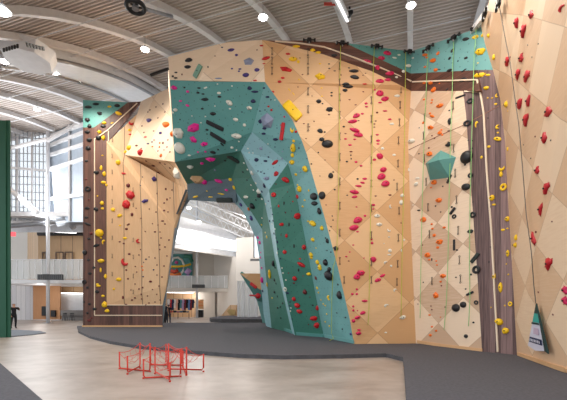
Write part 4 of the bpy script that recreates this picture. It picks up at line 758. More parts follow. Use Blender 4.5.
def ceil_pt(px, py, drop):
    d = ray(px, py); lo = 3.0
    k = 8.0
    while k < 60:
        p = CAM+d*k
        s = p.x*DD.x+p.y*DD.y
        if s > 7 and p.z > zs(s)-drop: return p
        k += .05
    return CAM+d*40
lamp_glow = emit('lamp_lens', (1, .97, .92, 1), 30)
lamps = [(2, 12, 'top left corner'), (145, 50, 'left of the plywood crown'), (78, 82, 'below the white duct'), (37, 110, 'in front of the tall window'), (4, 62, 'left of the air handler'), (55, 73, 'under the air handler'), (263, 18, 'above the plywood crown'), (411, 6, 'above the corner of the two walls')]
for x, y, lab in lamps:
    p = ceil_pt(x, y, .75)
    t = empty('high_bay_lamp', p, 'round high bay lamp glowing '+lab, 'ceiling lamp', 'high bay lamps'); s = p.x*DD.x+p.y*DD.y; top = zs(s)
    bm = bmesh.new(); add_disc(bm, p+Vector((0, 0, .1)), Vector((0, 0, 1)), .24, .14, 20, .12); bmobj('housing', bm, white, t)
    bm = bmesh.new(); add_disc(bm, p+Vector((0, 0, .01)), Vector((0, 0, 1)), .17, .04, 20); bmobj('lens', bm, lamp_glow, t)
    bm = bmesh.new(); add_tube(bm, [p+Vector((0, 0, .15)), Vector((p.x, p.y, top))], .012, 6); bmobj('stem', bm, greysteel, t)
def area(name, loc, tgt, size, power, col=(1, .95, .88), sy=None):
    L = bpy.data.lights.new(name, 'AREA'); L.energy = power; L.color = col; L.shape = 'RECTANGLE'; L.size = size; L.size_y = sy or size
    o = bpy.data.objects.new(name, L); C.objects.link(o); o.location = loc
    o.rotation_euler = (Vector(tgt)-Vector(loc)).to_track_quat('-Z', 'Y').to_euler(); return o
def point(name, loc, power, col=(1, .9, .78), r=.2):
    L = bpy.data.lights.new(name, 'SPOT'); L.spot_size = math.radians(165); L.spot_blend = .6; L.energy = power; L.color = col; L.shadow_soft_size = r
    o = bpy.data.objects.new(name, L); C.objects.link(o); o.location = loc; return o
for x, y, lab in lamps:
    p = ceil_pt(x, y, .75); point('lamp_light', p-Vector((0, 0, .3)), 250 if x == 37 else 850)
# linear lamp by the second beam, and the red tag next to it
pa = ceil_pt(335, -6, .55); pb = ceil_pt(347.5, 20, .55)
ll = empty('linear_lamp', pa, 'long white linear fixture under the roof beam', 'ceiling lamp')
bm = bmesh.new(); add_bar(bm, pa, pb, .34, .12); bmobj('housing', bm, white, ll)
bm = bmesh.new(); add_bar(bm, pa-Vector((0, 0, .08)), pb-Vector((0, 0, .08)), .10, .04); bmobj('tube', bm, emit('linear_glow', (1, .97, .95, 1), 2.2), ll)
p = ceil_pt(350, 13, .5); bm = bmesh.new(); add_disc(bm, p, Vector((.3, -.9, -.3)).normalized(), .16, .3, 12, .1); add_disc(bm, p+Vector((0, .1, .2)), Vector((0, 0, 1)), .05, .35, 8); tag(bmobj('track_spotlight', bm, blackm), 'small black spotlight beside the linear fixture', 'spotlight')
p = ceil_pt(330, 4, .35); bm = bmesh.new(); add_box(bm, (-.28, -.03, -.06), (.28, .03, .06), Matrix.Translation(p)); tag(bmobj('fire_sign', bm, paint('sign_red', rgb(226, 84, 72))), 'small red plate hanging from the roof at the top', 'sign')
# fan
p = ceil_pt(135.5, 7, 1.3); fan = empty('ceiling_fan', p, 'black round ceiling fan hub hanging from the roof at top left', 'fan')
bm = bmesh.new(); add_tube(bm, [p+Vector((.28*math.cos(a), .28*math.sin(a), 0)) for a in [i*math.pi/12 for i in range(25)]], .07, 8, cap=False); bmobj('shroud_ring', bm, blackm, fan, True)
bm = bmesh.new(); add_disc(bm, p, Vector((0, 0, 1)), .11, .16, 16); bmobj('motor', bm, greysteel, fan)
bm = bmesh.new(); add_tube(bm, [p+Vector((0, 0, .05)), p+Vector((0, 0, 1.3))], .03, 8); bmobj('rod', bm, white, fan)
for k in range(5):
    a = k*2*math.pi/5+.3; bm = bmesh.new(); add_bar(bm, p+Vector((.08*math.cos(a), .08*math.sin(a), 0)), p+Vector((.27*math.cos(a), .27*math.sin(a), .02)), .08, .012); bmobj('blade', bm, blackm, fan)
pa = ceil_pt(147, 9.5, .6); pb = ceil_pt(172, 16.5, .45)
bm = bmesh.new(); add_tube(bm, [pa, pb], .07, 8); tag(bmobj('pipe', bm, greysteel), 'short grey pipe beside the ceiling fan', 'pipe')
pa = ceil_pt(151, 75, .45); pb = ceil_pt(168, 69, .45)
bm = bmesh.new(); add_tube(bm, [pa, pb], .09, 8); tag(bmobj('pipe', bm, blackm), 'dark pipe behind the crown\'s left end', 'pipe')
# duct between two beams + air handler
duct = empty('air_duct', R3(16, -18.3, -.5), 'wide flat white air duct between two roof beams at upper left', 'duct')
bm = bmesh.new(); prv = None
for s in [13.2+.8*k for k in range(13)]:
    c = R3(s, -18.3); q = [bm.verts.new(c+EE*x+Vector((0, 0, z))) for x, z in ((-1.15, -.15), (1.15, -.15), (1.15, -.75), (-1.15, -.75))]
    if prv:
        for k in range(4): bm.faces.new((prv[k], q[k], q[(k+1) % 4], prv[(k+1) % 4]))
    else: bm.faces.new(q)
    prv = q
bm.faces.new(prv[::-1]); bmobj('duct_body', bm, white, duct)
for sx in (-1.2, 1.2):
    bm = bmesh.new(); add_tube(bm, [R3(s, -18.3+sx, -.78) for s in [13.0+.8*k for k in range(14)]], .09, 6); bmobj('edge_rail', bm, greysteel, duct)
bm = bmesh.new(); c = R3(13.1, -18.3); add_bar(bm, c+Vector((0, 0, -.95)), c+Vector((0, 0, -.05)), .14, .14); bmobj('post', bm, greysteel, duct)
cen = ceil_pt(28, 60, 1.0)
ah = empty('air_handler', cen, 'white faceted air handler box with dark grilles at upper left', 'air handler')
bm = bmesh.new(); ringT, ringB = [], []
for k in range(8):
    a = k*math.pi/4+math.pi/8; w = DD*(1.25*math.cos(a))+EE*(1.25*math.sin(a)); ringT.append(bm.verts.new(cen+w+Vector((0, 0, .45)))); ringB.append(bm.verts.new(cen+w*.8+Vector((0, 0, -.1))))
for k in range(8): bm.faces.new((ringT[k], ringT[(k+1) % 8], ringB[(k+1) % 8], ringB[k]))
bm.faces.new(ringT[::-1]); bm.faces.new(ringB); bmesh.ops.recalc_face_normals(bm, faces=bm.faces); bmobj('casing', bm, white, ah)
for (a, b2) in (((8, 55), (24, 50.5)), ((31, 49.5), (49, 53.5))):
    bm = bmesh.new(); p0 = ceil_pt(*a, 1.0); p1 = ceil_pt(*b2, 1.0)
    for k in range(6):
        q0 = p0.lerp(p1, k/6+.02); q1 = p0.lerp(p1, (k+.75)/6); add_bar(bm, q0-Vector((0, .3, 0)), q1-Vector((0, .3, 0)), .04, .16)
    bmobj('grille', bm, blackm, ah)

# ------------------------------------------------------------------ far hall, left
def quad(name, pts, mt, parent=None, th=.15): return slab(name, pts, mt, parent, th=th, reg=False)
def wallobj(name, pts, mt, th=.2): return struct(quad(name, pts, mt, None, th))
win = bpy.data.objects.new('window_1', None); C.objects.link(win); win['kind'] = 'structure'; win.location = P(28, 200, 34)
YL, YR = 33.0, 34.4
def WY(x): return YL+(YR-YL)*(x-7)/43.0
def wp(x, y): return P(x, y, WY(x))
bm = bmesh.new()
for x in (-12, 2, 17.5, 32.3, 48): add_bar(bm, wp(x, 222), wp(x, 118 if x < 40 else 122), .14 if x != 48 else .3, .14)
for y0, y1 in ((222, 222), (166, 171), (122, 130)): add_bar(bm, wp(-12, y0), wp(50, y1), .12, .2)
bmobj('window_frame', bm, beamm, win)
bm = bmesh.new()
for k in range(1, 16): 
    x = -12+k*3.95; add_bar(bm, wp(x, 222), wp(x, 126), .06, .05)
for k in range(1, 13):
    y = 222-k*7.6; add_bar(bm, wp(-12, y-1), wp(50, y+2*(1-k/13)), .05, .05)
bmobj('muntins', bm, greysteel, win)
quad('pane', [wp(-12, 222), wp(50, 222), wp(50, 128), wp(-12, 120)], glass('window_glass', rgb(235, 242, 250), .22), win, th=.02)
# siding wall with girts
def sp_(x, y): return P(x, y, 34.4+(31.6-34.4)*(x-50)/33.0)
wallobj('wall_left', [sp_(49, 222), sp_(110, 222), sp_(110, 70), sp_(49, 112)], bluegrey)
bm = bmesh.new()
gt = empty('wall_girts', sp_(50, 200), 'pale grey steel girts across the siding wall left of the tower', 'steel framing')
for (y0, y1) in ((138, 125), (147, 133), (156.5, 145), (170.5, 159.5), (200, 195)):
    bm = bmesh.new(); add_bar(bm, sp_(50, y0)+Vector((0, -.2, 0)), sp_(86, y1)+Vector((0, -.2, 0)), .2, .28); bmobj('girt', bm, beamm, gt)
bm = bmesh.new(); add_bar(bm, sp_(71, 222)+Vector((0, -.25, 0)), sp_(71, 125)+Vector((0, -.25, 0)), .15, .15); bmobj('mullion', bm, beamm, gt)
# braces
for a, b2, w, lab in (((6, 149.5), (47, 139), .30, 'upper diagonal steel brace crossing the tall window'), ((7, 187), (38, 213), .45, 'lower diagonal steel brace in front of the tall window'), ((47, 141), (84, 120), .35, 'sloping steel tube rising to the left tower')):
    bm = bmesh.new(); add_tube(bm, [P(*a, 32), P(*b2, 32)], w/2, 10); tag(bmobj('steel_brace', bm, beamm), lab, 'steel brace', 'diagonal steel braces')
def column(x, yb, ytop, Y, r, lab):
    t = empty('steel_column', P(x, yb, Y), lab, 'column', 'white steel columns')
    p0 = P(x, yb, Y); p0.z = 0; bm = bmesh.new(); add_tube(bm, [p0, P(x, ytop, Y)], r, 14); bmobj('shaft', bm, white, t, True)
    bm = bmesh.new(); add_box(bm, (-.3, -.3, 0), (.3, .3, .04), Matrix.Translation(p0)); bmobj('base_plate', bm, greysteel, t)
column(48, 323, 132, 33, .15, 'round white steel column in front of the tall window')
column(197, 318, 200, 46, .15, 'round white steel column seen through the arch')
# mezzanine, left
Ym = 34.5
mz = empty('mezzanine', P(45, 290, Ym), 'white mezzanine deck with glass railing left of the tower', 'mezzanine')
zt = P(0, 279.5, Ym).z
bm = bmesh.new(); add_box(bm, (P(-10, 0, Ym).x, Ym, zt-.36), (P(130, 0, Ym).x, Ym+9, zt)); bmobj('deck', bm, white, mz)
bm = bmesh.new(); zr = P(0, 259, Ym).z
quad('glass_panel', [P(-10, 279, Ym), P(130, 279, Ym), P(130, 260, Ym), P(-10, 260, Ym)], glass('rail_glass', rgb(235, 240, 242), .55), mz, th=.02)
bm2 = bmesh.new(); add_bar(bm2, P(-10, 259.5, Ym), P(130, 259.5, Ym), .06, .06); bmobj('handrail', bm2, white, mz)
for k in range(16):
    bm2 = bmesh.new(); x = -8+k*6.2; add_bar(bm2, P(x, 279, Ym-.05), P(x, 259.5, Ym-.05), .04, .04); bmobj('post', bm2, white, mz)
bm.free()
bm = bmesh.new()
add_box(bm, (P(39.5, 0, 33).x, 32.7, P(0, 280, 33).z), (P(63.5, 0, 33).x, 33.0, P(0, 274.5, 33).z)); ls = empty('speaker_bar', P(51, 280, 33), 'dark grey louvred bar fixed to the mezzanine rail behind the column', 'speaker')
bmobj('case', bm, paint('dark_grey', rgb(74, 76, 80)), ls)
bm = bmesh.new()
for k in range(12): x = 40.5+k*1.9; add_bar(bm, P(x, 279.3, 32.68), P(x, 275.2, 32.68), .05, .03)
bmobj('louvre', bm, paint('mid_grey', rgb(120, 122, 126)), ls)
# upper storey behind the rail
wallobj('wall_upper', [P(38, 283, 38), P(130, 283, 38), P(130, 231, 38), P(38, 229, 38)], birch)
wallobj('wall_upper_side', [P(27.5, 283, 42), P(38, 283, 38), P(38, 229, 38), P(27.5, 232, 42)], birch)
wallobj('wall_far', [P(-20, 283, 43), P(30, 283, 43), P(30, 228, 43), P(-20, 228, 43)], wall_white)
for k, (x0, x1) in enumerate(((42.5, 46), (56, 63), (65, 72.5))):
    dr_ = struct(quad('door_%d' % (k+1), [P(x0, 281, 37.9), P(x1, 281, 37.9), P(x1, 252.5, 37.9), P(x0, 252.5, 37.9)], birch, None, .06))
    bm = bmesh.new()
    for a, b2 in (((x0, 281), (x0, 252.3)), ((x1, 281), (x1, 252.3)), ((x0, 252.3), (x1, 252.3))): add_bar(bm, P(*a, 37.8), P(*b2, 37.8), .1, .1)
    o = bmobj('door_frame', bm, paint('door_frame', rgb(120, 100, 84)), dr_)
wallobj('trim_1', [P(5, 232, 36), P(130, 232, 36), P(130, 211, 36), P(5, 211, 36)], white)
bm = bmesh.new(); add_box(bm, (P(5, 0, 33).x, 32.6, P(0, 217, 33).z), (P(130, 0, 33).x, 36, P(0, 213, 33).z)); struct(bmobj('trim_2', bm, beamm))
sof = bmesh.new(); add_box(sof, (P(5, 0, 34).x, 33.5, P(0, 229.5, 38).z), (P(130, 0, 34).x, 42, P(0, 229.5, 38).z+.15)); struct(bmobj('ceiling_soffit', sof, paint('soffit_grey', rgb(168, 170, 174))))
for k, (a, b2, r, lab) in enumerate((((58, 223), (84, 221), .35, 'grey round duct under the white beam near the tower'), ((10, 226), (60, 222), .2, 'thin duct running below the white beam at left'), ((38, 234), (84, 234), .18, 'dark duct along the top of the birch wall'), ((64, 217), (74, 228), .25, 'short slanting duct joint below the white beam'))):
    bm = bmesh.new(); add_tube(bm, [P(*a, 33.2 if k != 2 else 37.3), P(*b2, 33.2 if k != 2 else 37.3)], r, 10); tag(bmobj('air_duct', bm, greysteel if k != 2 else blackm, smooth=True), lab, 'duct', 'ducts under the white beam')
bm = bmesh.new(); add_box(bm, (P(9.5, 0, 33).x, 33, P(0, 236, 33).z), (P(15, 0, 33).x, 33.1, P(0, 232, 33).z)); tag(bmobj('exit_sign', bm, emit('exit_red', (1, .1, .12, 1), 1.2)), 'small glowing red exit sign at the far left', 'sign')
bm = bmesh.new(); add_bar(bm, P(52, 232, 36.5), P(76, 233, 36.5), .12, .05); tag(bmobj('strip_light', bm, emit('strip_glow', (1, 1, 1, 1), 4)), 'bright strip light above the birch doors', 'ceiling lamp')
# lower storey
wallobj('wall_lower_far', [P(-20, 320, 40), P(34, 320, 40), P(34, 284, 40), P(-20, 284, 40)], planks('white_slats', rgb(206, 204, 208), rgb(232, 228, 226), .5))
wallobj('wall_lower_wood', [P(33, 319.5, 39.2), P(60, 319.5, 39.2), P(60, 283, 39.2), P(33, 283, 39.2)], planks('caramel_boards', rgb(184, 128, 84), rgb(206, 156, 112), 1.6))
wallobj('wall_lower_back', [P(60, 319, 41), P(130, 319, 41), P(130, 284, 41), P(60, 284, 41)], birch)
cab = empty('reception_counter', P(70, 320, 38.5), 'low white and dark counter with a white sign board left of the tower', 'counter')
bm = bmesh.new(); add_box(bm, (P(60.5, 0, 38.5).x, 38.5, .5), (P(84, 0, 38.5).x, 39.5, 1.05)); add_box(bm, (P(60.5, 0, 38.5).x, 38.7, 0), (P(84, 0, 38.5).x, 39.4, .5)); bmobj('body', bm, paint('counter_grey', rgb(128, 124, 122)), cab)
quad('sign_board', [P(60.5, 311, 40.5), P(84, 311, 40.5), P(84, 292.5, 40.5), P(60.5, 292.5, 40.5)], white, cab, .1)
bm = bmesh.new(); add_bar(bm, P(60.5, 293, 40.2), P(84, 293.6, 40.2), .1, .12); bmobj('board_light', bm, emit('board_glow', (1, .97, .9, 1), 3), cab)
for (x, lab) in ((65, 'left dark stool by the white counter'), (72, 'right dark stool by the white counter')):
    p = G(x, 320.6); t = empty('bar_stool', p, lab, 'stool', 'stools by the counter'); bm = bmesh.new(); add_disc(bm, p+Vector((0, 0, .75)), Vector((0, 0, 1)), .2, .06, 14); bmobj('seat', bm, blackm, t)
    for k in range(4):
        a = k*math.pi/2+.7; bm = bmesh.new(); add_tube(bm, [p+Vector((.22*math.cos(a), .22*math.sin(a), 0)), p+Vector((.12*math.cos(a), .12*math.sin(a), .74))], .02, 6); bmobj('leg', bm, blackm, t)
for (x, y, lab) in ((44, 311, 'black wall unit on the caramel boards left of the column'), (53, 313.5, 'small black wall unit right of the column')):
    bm = bmesh.new(); add_box(bm, (-.22, -.1, -.35 if x > 50 else -.5), (.3, .1, .35 if x > 50 else .5), Matrix.Translation(P(x, y, 39.05))); bmesh.ops.bevel(bm, geom=bm.edges[:], offset=.03, segments=1, affect='EDGES'); tag(bmobj('water_fountain', bm, blackm), lab, 'water fountain', 'black wall units')

# ------------------------------------------------------------------ far hall through the arch
Yf = 50
wallobj('wall_back', [P(150, 320, 50.5), P(300, 320, 50.5), P(300, 190, 50.5), P(150, 190, 50.5)], wall_white)
wallobj('wall_back_corner', [P(236, 320, 44), P(275, 320, 40), P(275, 236, 40), P(236, 238, 44)], wall_white)
wallobj('wall_recess', [P(192, 290, 50.3), P(214, 290, 50.3), P(214, 250, 50.3), P(192, 250, 50.3)], wall_white)
wallobj('wall_recess_side', [P(214, 316, 50.3), P(236, 318.5, 44.5), P(236, 257, 44.5), P(214, 253, 50.3)], wall_white)
win2 = bpy.data.objects.new('window_2', None); C.objects.link(win2); win2['kind'] = 'structure'
c2 = [P(173, 228, 41), P(173, 241.5, 41), P(237, 252, 46), P(237, 240.5, 46)]
quad('pane', c2, emit('daylit_glazing', (.86, .93, 1, 1), 1.3), win2, .05)
bm = bmesh.new()
add_bar(bm, P(172, 242.2, 40.9), P(237, 252.8, 45.9), .2, .25); add_bar(bm, P(172, 227, 40.9), P(237, 240, 45.9), .2, .2)
for k in range(1, 5): x = 173+k*12.8; add_bar(bm, P(x, 228+12.2*k/5, 40.9+k), P(x, 241.5+10.5*k/5, 40.9+k), .08, .1)
bmobj('window_frame', bm, white, win2)
wallobj('trim_3', [P(172, 244, 40.8), P(172, 248, 40.8), P(237, 258, 45.8), P(237, 253.5, 45.8)], white)
wallobj('wall_above_window', [P(172, 227, 41.2), P(237, 240, 46.2), P(237, 232, 46.2), P(172, 214, 41.2)], white)
struct(quad('ceiling_lower', [P(172, 248, 40.8), P(237, 258, 45.8), P(215, 253.4, 50.3), P(165, 251, 50.3)], wall_white, None, .1))
# mural
mu = empty('wall_mural', P(180, 266, 49.9), 'colourful swirling mural above the far mezzanine through the arch', 'mural')
quad('mural_board', [P(160, 281, 50), P(192.5, 281, 50), P(192.5, 254, 50), P(160, 254, 50)], paint('mural_ground', rgb(92, 160, 160), vary=.3, scale=1.2), mu, .05)
def blob(pts, r, mt, nm='painted_swirl'):
    bm = bmesh.new(); P3 = [P(x, y, 49.85) for x, y in pts]; add_tube(bm, P3, r, 6)
    for v in bm.verts: v.co.y = 49.85+(v.co.y-49.85)*.1
    bmobj(nm, bm, mt, mu, True)
blob([(167, 269), (172, 266.5), (178, 266.5), (184, 266), (191, 264)], .16, paint('mural_yellow', rgb(240, 196, 40)))
blob([(171, 262), (174, 258), (178, 257.5), (182, 260), (184, 265), (183, 271), (180, 275)], .16, paint('mural_white', rgb(226, 226, 220)))
blob([(171, 270), (174, 272), (178, 270)], .28, paint('mural_red', rgb(206, 74, 50)))
blob([(175, 262), (178, 263)], .22, paint('mural_pink', rgb(200, 80, 140)))
blob([(186, 270), (190, 273)], .45, paint('mural_lilac', rgb(196, 160, 210)))
blob([(184, 256), (190, 257), (192, 262)], .3, paint('mural_green', rgb(60, 130, 110)))
blob([(169, 274), (175, 276), (181, 274)], .3, paint('mural_orange', rgb(226, 120, 50)))
blob([(186, 277), (190, 277)], .35, paint('mural_violet', rgb(120, 90, 170)))
blob([(169, 263), (170, 266)], .3, MATS['mural_pink'])
blob([(168, 258), (171, 256)], .4, paint('mural_blue', rgb(90, 190, 200)))
# mezzanine, far
Yz = 46.5
mz = empty('mezzanine', P(220, 292, Yz), 'far white mezzanine with glass railing seen through the arch', 'mezzanine'); zt = P(0, 288.5, Yz).z
bm = bmesh.new(); add_box(bm, (P(150, 0, Yz).x, Yz, zt-.4), (P(236, 0, Yz).x, 50.3, zt)); bmobj('deck', bm, wall_white, mz)
quad('glass_panel', [P(150, 288, Yz), P(240, 288, Yz), P(240, 276, Yz), P(150, 276, Yz)], MATS['rail_glass'], mz, th=.02)
bm = bmesh.new(); add_bar(bm, P(150, 275.8, Yz), P(240, 275.8, Yz), .06, .06); bmobj('handrail', bm, white, mz)
for k in range(14):
    bm = bmesh.new(); x = 152+k*6.6; add_bar(bm, P(x, 288, Yz-.05), P(x, 275.8, Yz-.05), .04, .04); bmobj('post', bm, white, mz)
bm = bmesh.new(); add_box(bm, (P(192.5, 0, 45.8).x, 45.5, P(0, 288, 45.8).z), (P(205, 0, 45.8).x, 45.8, P(0, 284.6, 45.8).z)); tag(bmobj('speaker_bar', bm, MATS['dark_grey']), 'dark grey louvred bar on the far mezzanine rail seen through the arch', 'speaker')
for x, y in ((211, 281.5), (180, 279)):
    bm = bmesh.new(); add_box(bm, (-.3, -.05, -.28), (.3, .05, .28), Matrix.Translation(P(x, y, 46.9))); tag(bmobj('rail_notice', bm, paint('notice_grey', rgb(190, 188, 190))), 'grey notice board on the far railing, '+('right' if x > 200 else 'left')+' one', 'notice board', 'notices on the far railing')
# shop under the mezzanine
wallobj('wall_shop', [P(150, 317.5, 49.5), P(197, 317.5, 49.5), P(197, 289, 49.5), P(150, 289, 49.5)], birch)
wallobj('wall_shop_right', [P(197, 318, 49.2), P(215, 317, 49.2), P(215, 290, 49.2), P(197, 290, 49.2)], wall_white)
bm = bmesh.new(); add_bar(bm, P(165, 292.5, 47.5), P(193, 293.2, 47.5), .15, .06); tag(bmobj('strip_light', bm, emit('strip_glow', (1, 1, 1, 1), 4)), 'warm strip light above the clothes rail through the arch', 'ceiling lamp')
rail = empty('clothes_rail', P(180, 318, 46), 'long clothes rail in the shop beyond the arch', 'clothes rail')
bm = bmesh.new(); zr = P(0, 298.8, 46).z; add_bar(bm, P(167, 298.8, 46), P(195, 298.8, 46), .05, .05); bmobj('bar', bm, greysteel, rail)
for x in (167, 195):
    bm = bmesh.new(); q = P(x, 298.8, 46); add_bar(bm, Vector((q.x, q.y, 0)), q, .05, .05); bmobj('post', bm, greysteel, rail)
cols = [('white', (220, 216, 214)), ('red', (190, 50, 60)), ('navy', (40, 50, 84)), ('white', (228, 222, 218)), ('peach', (222, 170, 150)), ('black', (30, 28, 32)), ('teal', (80, 140, 150)), ('lilac', (176, 150, 190)), ('maroon', (120, 40, 50)), ('black', (26, 26, 30)), ('blue', (90, 120, 170)), ('maroon', (130, 36, 44)), ('navy', (36, 40, 66))]
for i, (cn, c3) in enumerate(cols):
    x = 168.7+i*2.02; p = P(x, 299.3, 46); L = 1.35 if i % 3 else 1.1; t = RND.uniform(-.25, .25)
    bm = bmesh.new(); w = .17
    o = [(-.05, 0), (.05, 0), (w, -.08), (w+.02, -.45), (w-.04, -.45), (w-.05, -L), (-w+.05, -L), (-w+.04, -.45), (-w-.02, -.45), (-w, -.08)]
    Fv = [bm.verts.new(Matrix.Translation(p) @ Matrix.Rotation(t, 4, 'Z') @ Vector((a, -.05, b2))) for a, b2 in o]; Bv = [bm.verts.new(Matrix.Translation(p) @ Matrix.Rotation(t, 4, 'Z') @ Vector((a, .05, b2))) for a, b2 in o]
    bm.faces.new(Fv); bm.faces.new(Bv[::-1])
    for k in range(len(o)): bm.faces.new((Fv[k], Fv[(k+1) % len(o)], Bv[(k+1) % len(o)], Bv[k]))
    bmesh.ops.recalc_face_normals(bm, faces=bm.faces)
    tag(bmobj('hanging_shirt', bm, paint('cloth_'+cn+str(i), rgb(*c3), .85)), f'{cn} shirt on the far clothes rail, {ORD[i]} from the left', 'shirt', 'shirts on the clothes rail')
tbl = empty('display_table', P(176, 316, 44), 'low display table below the hanging shirts', 'table')
bm = bmesh.new(); add_box(bm, (P(166, 0, 44).x, 43.6, .62), (P(190, 0, 44).x, 44.6, .7)); bmobj('table_top', bm, birch if False else kickw, tbl)
for x in (167, 178, 189):
    bm = bmesh.new(); q = P(x, 318, 44); add_bar(bm, Vector((q.x, 44, 0)), Vector((q.x, 44, .62)), .07, .07); bmobj('leg', bm, blackm, tbl)
for i in range(7):
    c3 = [(170, 50, 80), (200, 70, 70), (40, 44, 60), (120, 60, 110), (60, 90, 120), (50, 50, 54), (90, 100, 120)][i]; q = P(168.5+i*3.2, 310, 44.1)
    bm = bmesh.new(); add_box(bm, (q.x-.15, 43.9, .70), (q.x+.15, 44.3, .86+.04*(i % 3))); bmesh.ops.bevel(bm, geom=bm.edges[:], offset=.03, segments=2, affect='EDGES')
    tag(bmobj('folded_clothes', bm, paint('folded%d' % i, rgb(*c3), .9)), ['raspberry', 'coral', 'charcoal', 'plum', 'steel blue', 'black', 'slate'][i]+' stack of folded clothes on the display table', 'folded clothes', 'folded clothes on the table')
pg = empty('wood_display', P(199.5, 312, 48), 'pale wooden display with orange spots and a black box below it', 'display')
quad('display_board', [P(196.5, 309, 48), P(203.5, 309, 48), P(203.5, 299.5, 48), P(196.5, 299.5, 48)], kickw, pg, .1)
bm = bmesh.new()
for i in range(3):
    for j in range(2): add_disc(bm, P(198+i*2, 302+j*3.5, 47.9), Vector((0, -1, 0)), .08, .1, 8)
bmobj('peg', bm, paint('peg_orange', rgb(220, 120, 50)), pg)
bm = bmesh.new(); add_box(bm, (P(197, 0, 48).x, 47.8, 0), (P(203, 0, 48).x, 48.4, P(0, 310, 48).z)); bmobj('black_box', bm, blackm, pg)
st = empty('staircase', P(230, 317, 45), 'wooden staircase side rising behind the raised pad', 'staircase')
slab('stringer', [P(221, 316, 45), P(236, 316, 43.5), P(236, 305, 43.5), P(230, 305, 44)], birch, st, .2, reg=False)
slab('side_board', [P(224, 315, 44.9), P(235, 315, 43.4), P(235, 310, 43.4), P(229, 309, 44)], paint('olive_board', rgb(176, 150, 96)), st, .05, reg=False)
gc = empty('glazed_screen', P(246, 316, 38), 'glazed screen with white posts at the far right of the arch', 'glass screen')
for x in (238, 243.5, 249, 256):
    bm = bmesh.new(); add_bar(bm, P(x, 317, 38), P(x, 281, 38), .12, .12); bmobj('post', bm, white, gc)
quad('glass_panel', [P(238, 317, 38), P(258, 317, 38), P(258, 281, 38), P(238, 281, 38)], MATS['rail_glass'], gc, .02)
win3 = bpy.data.objects.new('window_3', None); C.objects.link(win3); win3['kind'] = 'structure'
quad('pane', [P(254, 257, 38), P(259, 257, 38), P(259, 234, 38), P(254, 232, 38)], MATS['daylit_glazing'], win3, .05)
bm = bmesh.new(); add_bar(bm, P(250.5, 260, 37.8), P(260, 260, 37.8), .4, .2); add_bar(bm, P(254, 258, 37.8), P(254, 232, 37.8), .12, .12); bmobj('window_frame', bm, greysteel, win3)
# boulder beyond
bo = empty('boulder', P(262, 320, 29), 'small tan and green leaning boulder behind the arch leg', 'boulder')
slab('tan_face', [P(240, 273.5, 29), P(266, 273.5, 29), P(266, 292, 29), P(259, 289, 29)], plyB, bo, .3, reg=False)
slab('green_face', [P(240, 273.5, 29), P(259, 289, 29), P(266, 292, 29), P(266, 303, 30), P(257, 300.5, 30)], tealG, bo, .3, reg=False)
slab('base_face', [P(257, 300.5, 30), P(270, 303, 30), P(272, 324.4, 30.5), P(263, 324.4, 30.5)], aqua, bo, .3, reg=False)
for x, y, w, h, r, lab in ((253.5, 285.5, 8, 3, -38, 'long red bar on the small tan boulder behind the arch leg'), (258, 296, 6, 6, 0, 'big crimson hold low on the small boulder behind the arch leg'), (253, 295.5, 7, 1.6, -5, 'thin maroon hold on the small boulder behind the arch leg')):
    o = bpy.data.objects.new('climbing_hold', proto('l' if w > h*2 else 'b', 1, 'R' if w != 6 else 'C')); C.objects.link(o); k = 29/F; a = math.radians(r)
    o.matrix_world = mat4(P(x, y, 28.95), Vector((math.cos(a), 0, math.sin(a))), Vector((-math.sin(a), 0, math.cos(a))), Vector((0, -1, 0)), w*k, h*k, .3)
    tag(o, lab, 'climbing hold', 'holds on the far boulder')
# roof trusses of the far hall
for i, (a, b2) in enumerate((((186, 201, 42), (258, 235, 42)), ((178, 209, 45), (256, 243, 45)), ((196, 199, 38), (262, 222, 38)), ((215, 199, 34), (262, 212, 34)))):
    tr = empty('roof_truss', P(*a), ['second nearest', 'third nearest', 'nearest', 'topmost'][i]+' white lattice truss seen through the arch', 'roof truss', 'white trusses through the arch')
    A0, B0 = P(*a), P(*b2)
    up = Vector((0, 0, .9))
    for o_ in (Vector(), up):
        bm = bmesh.new(); add_bar(bm, A0+o_, B0+o_, .14, .14); bmobj('chord', bm, white, tr)
    bm = bmesh.new(); n = 12
    for k in range(n):
        add_bar(bm, A0.lerp(B0, k/n), A0.lerp(B0, (k+.5)/n)+up, .06, .06); add_bar(bm, A0.lerp(B0, (k+.5)/n)+up, A0.lerp(B0, (k+1)/n), .06, .06)
    bmobj('lattice', bm, white, tr)
for x, y, lab in ((189, 208, 'leftmost'), (199, 222, 'lower'), (235, 204, 'rightmost')):
    p = P(x, y, 40); bm = bmesh.new(); add_disc(bm, p, Vector((0, 0, 1)), .2, .15, 14); tag(bmobj('hall_lamp', bm, emit('hall_glow', (1, .95, .85, 1), 18)), lab+' small round lamp under the far trusses', 'ceiling lamp', 'lamps under the far trusses')

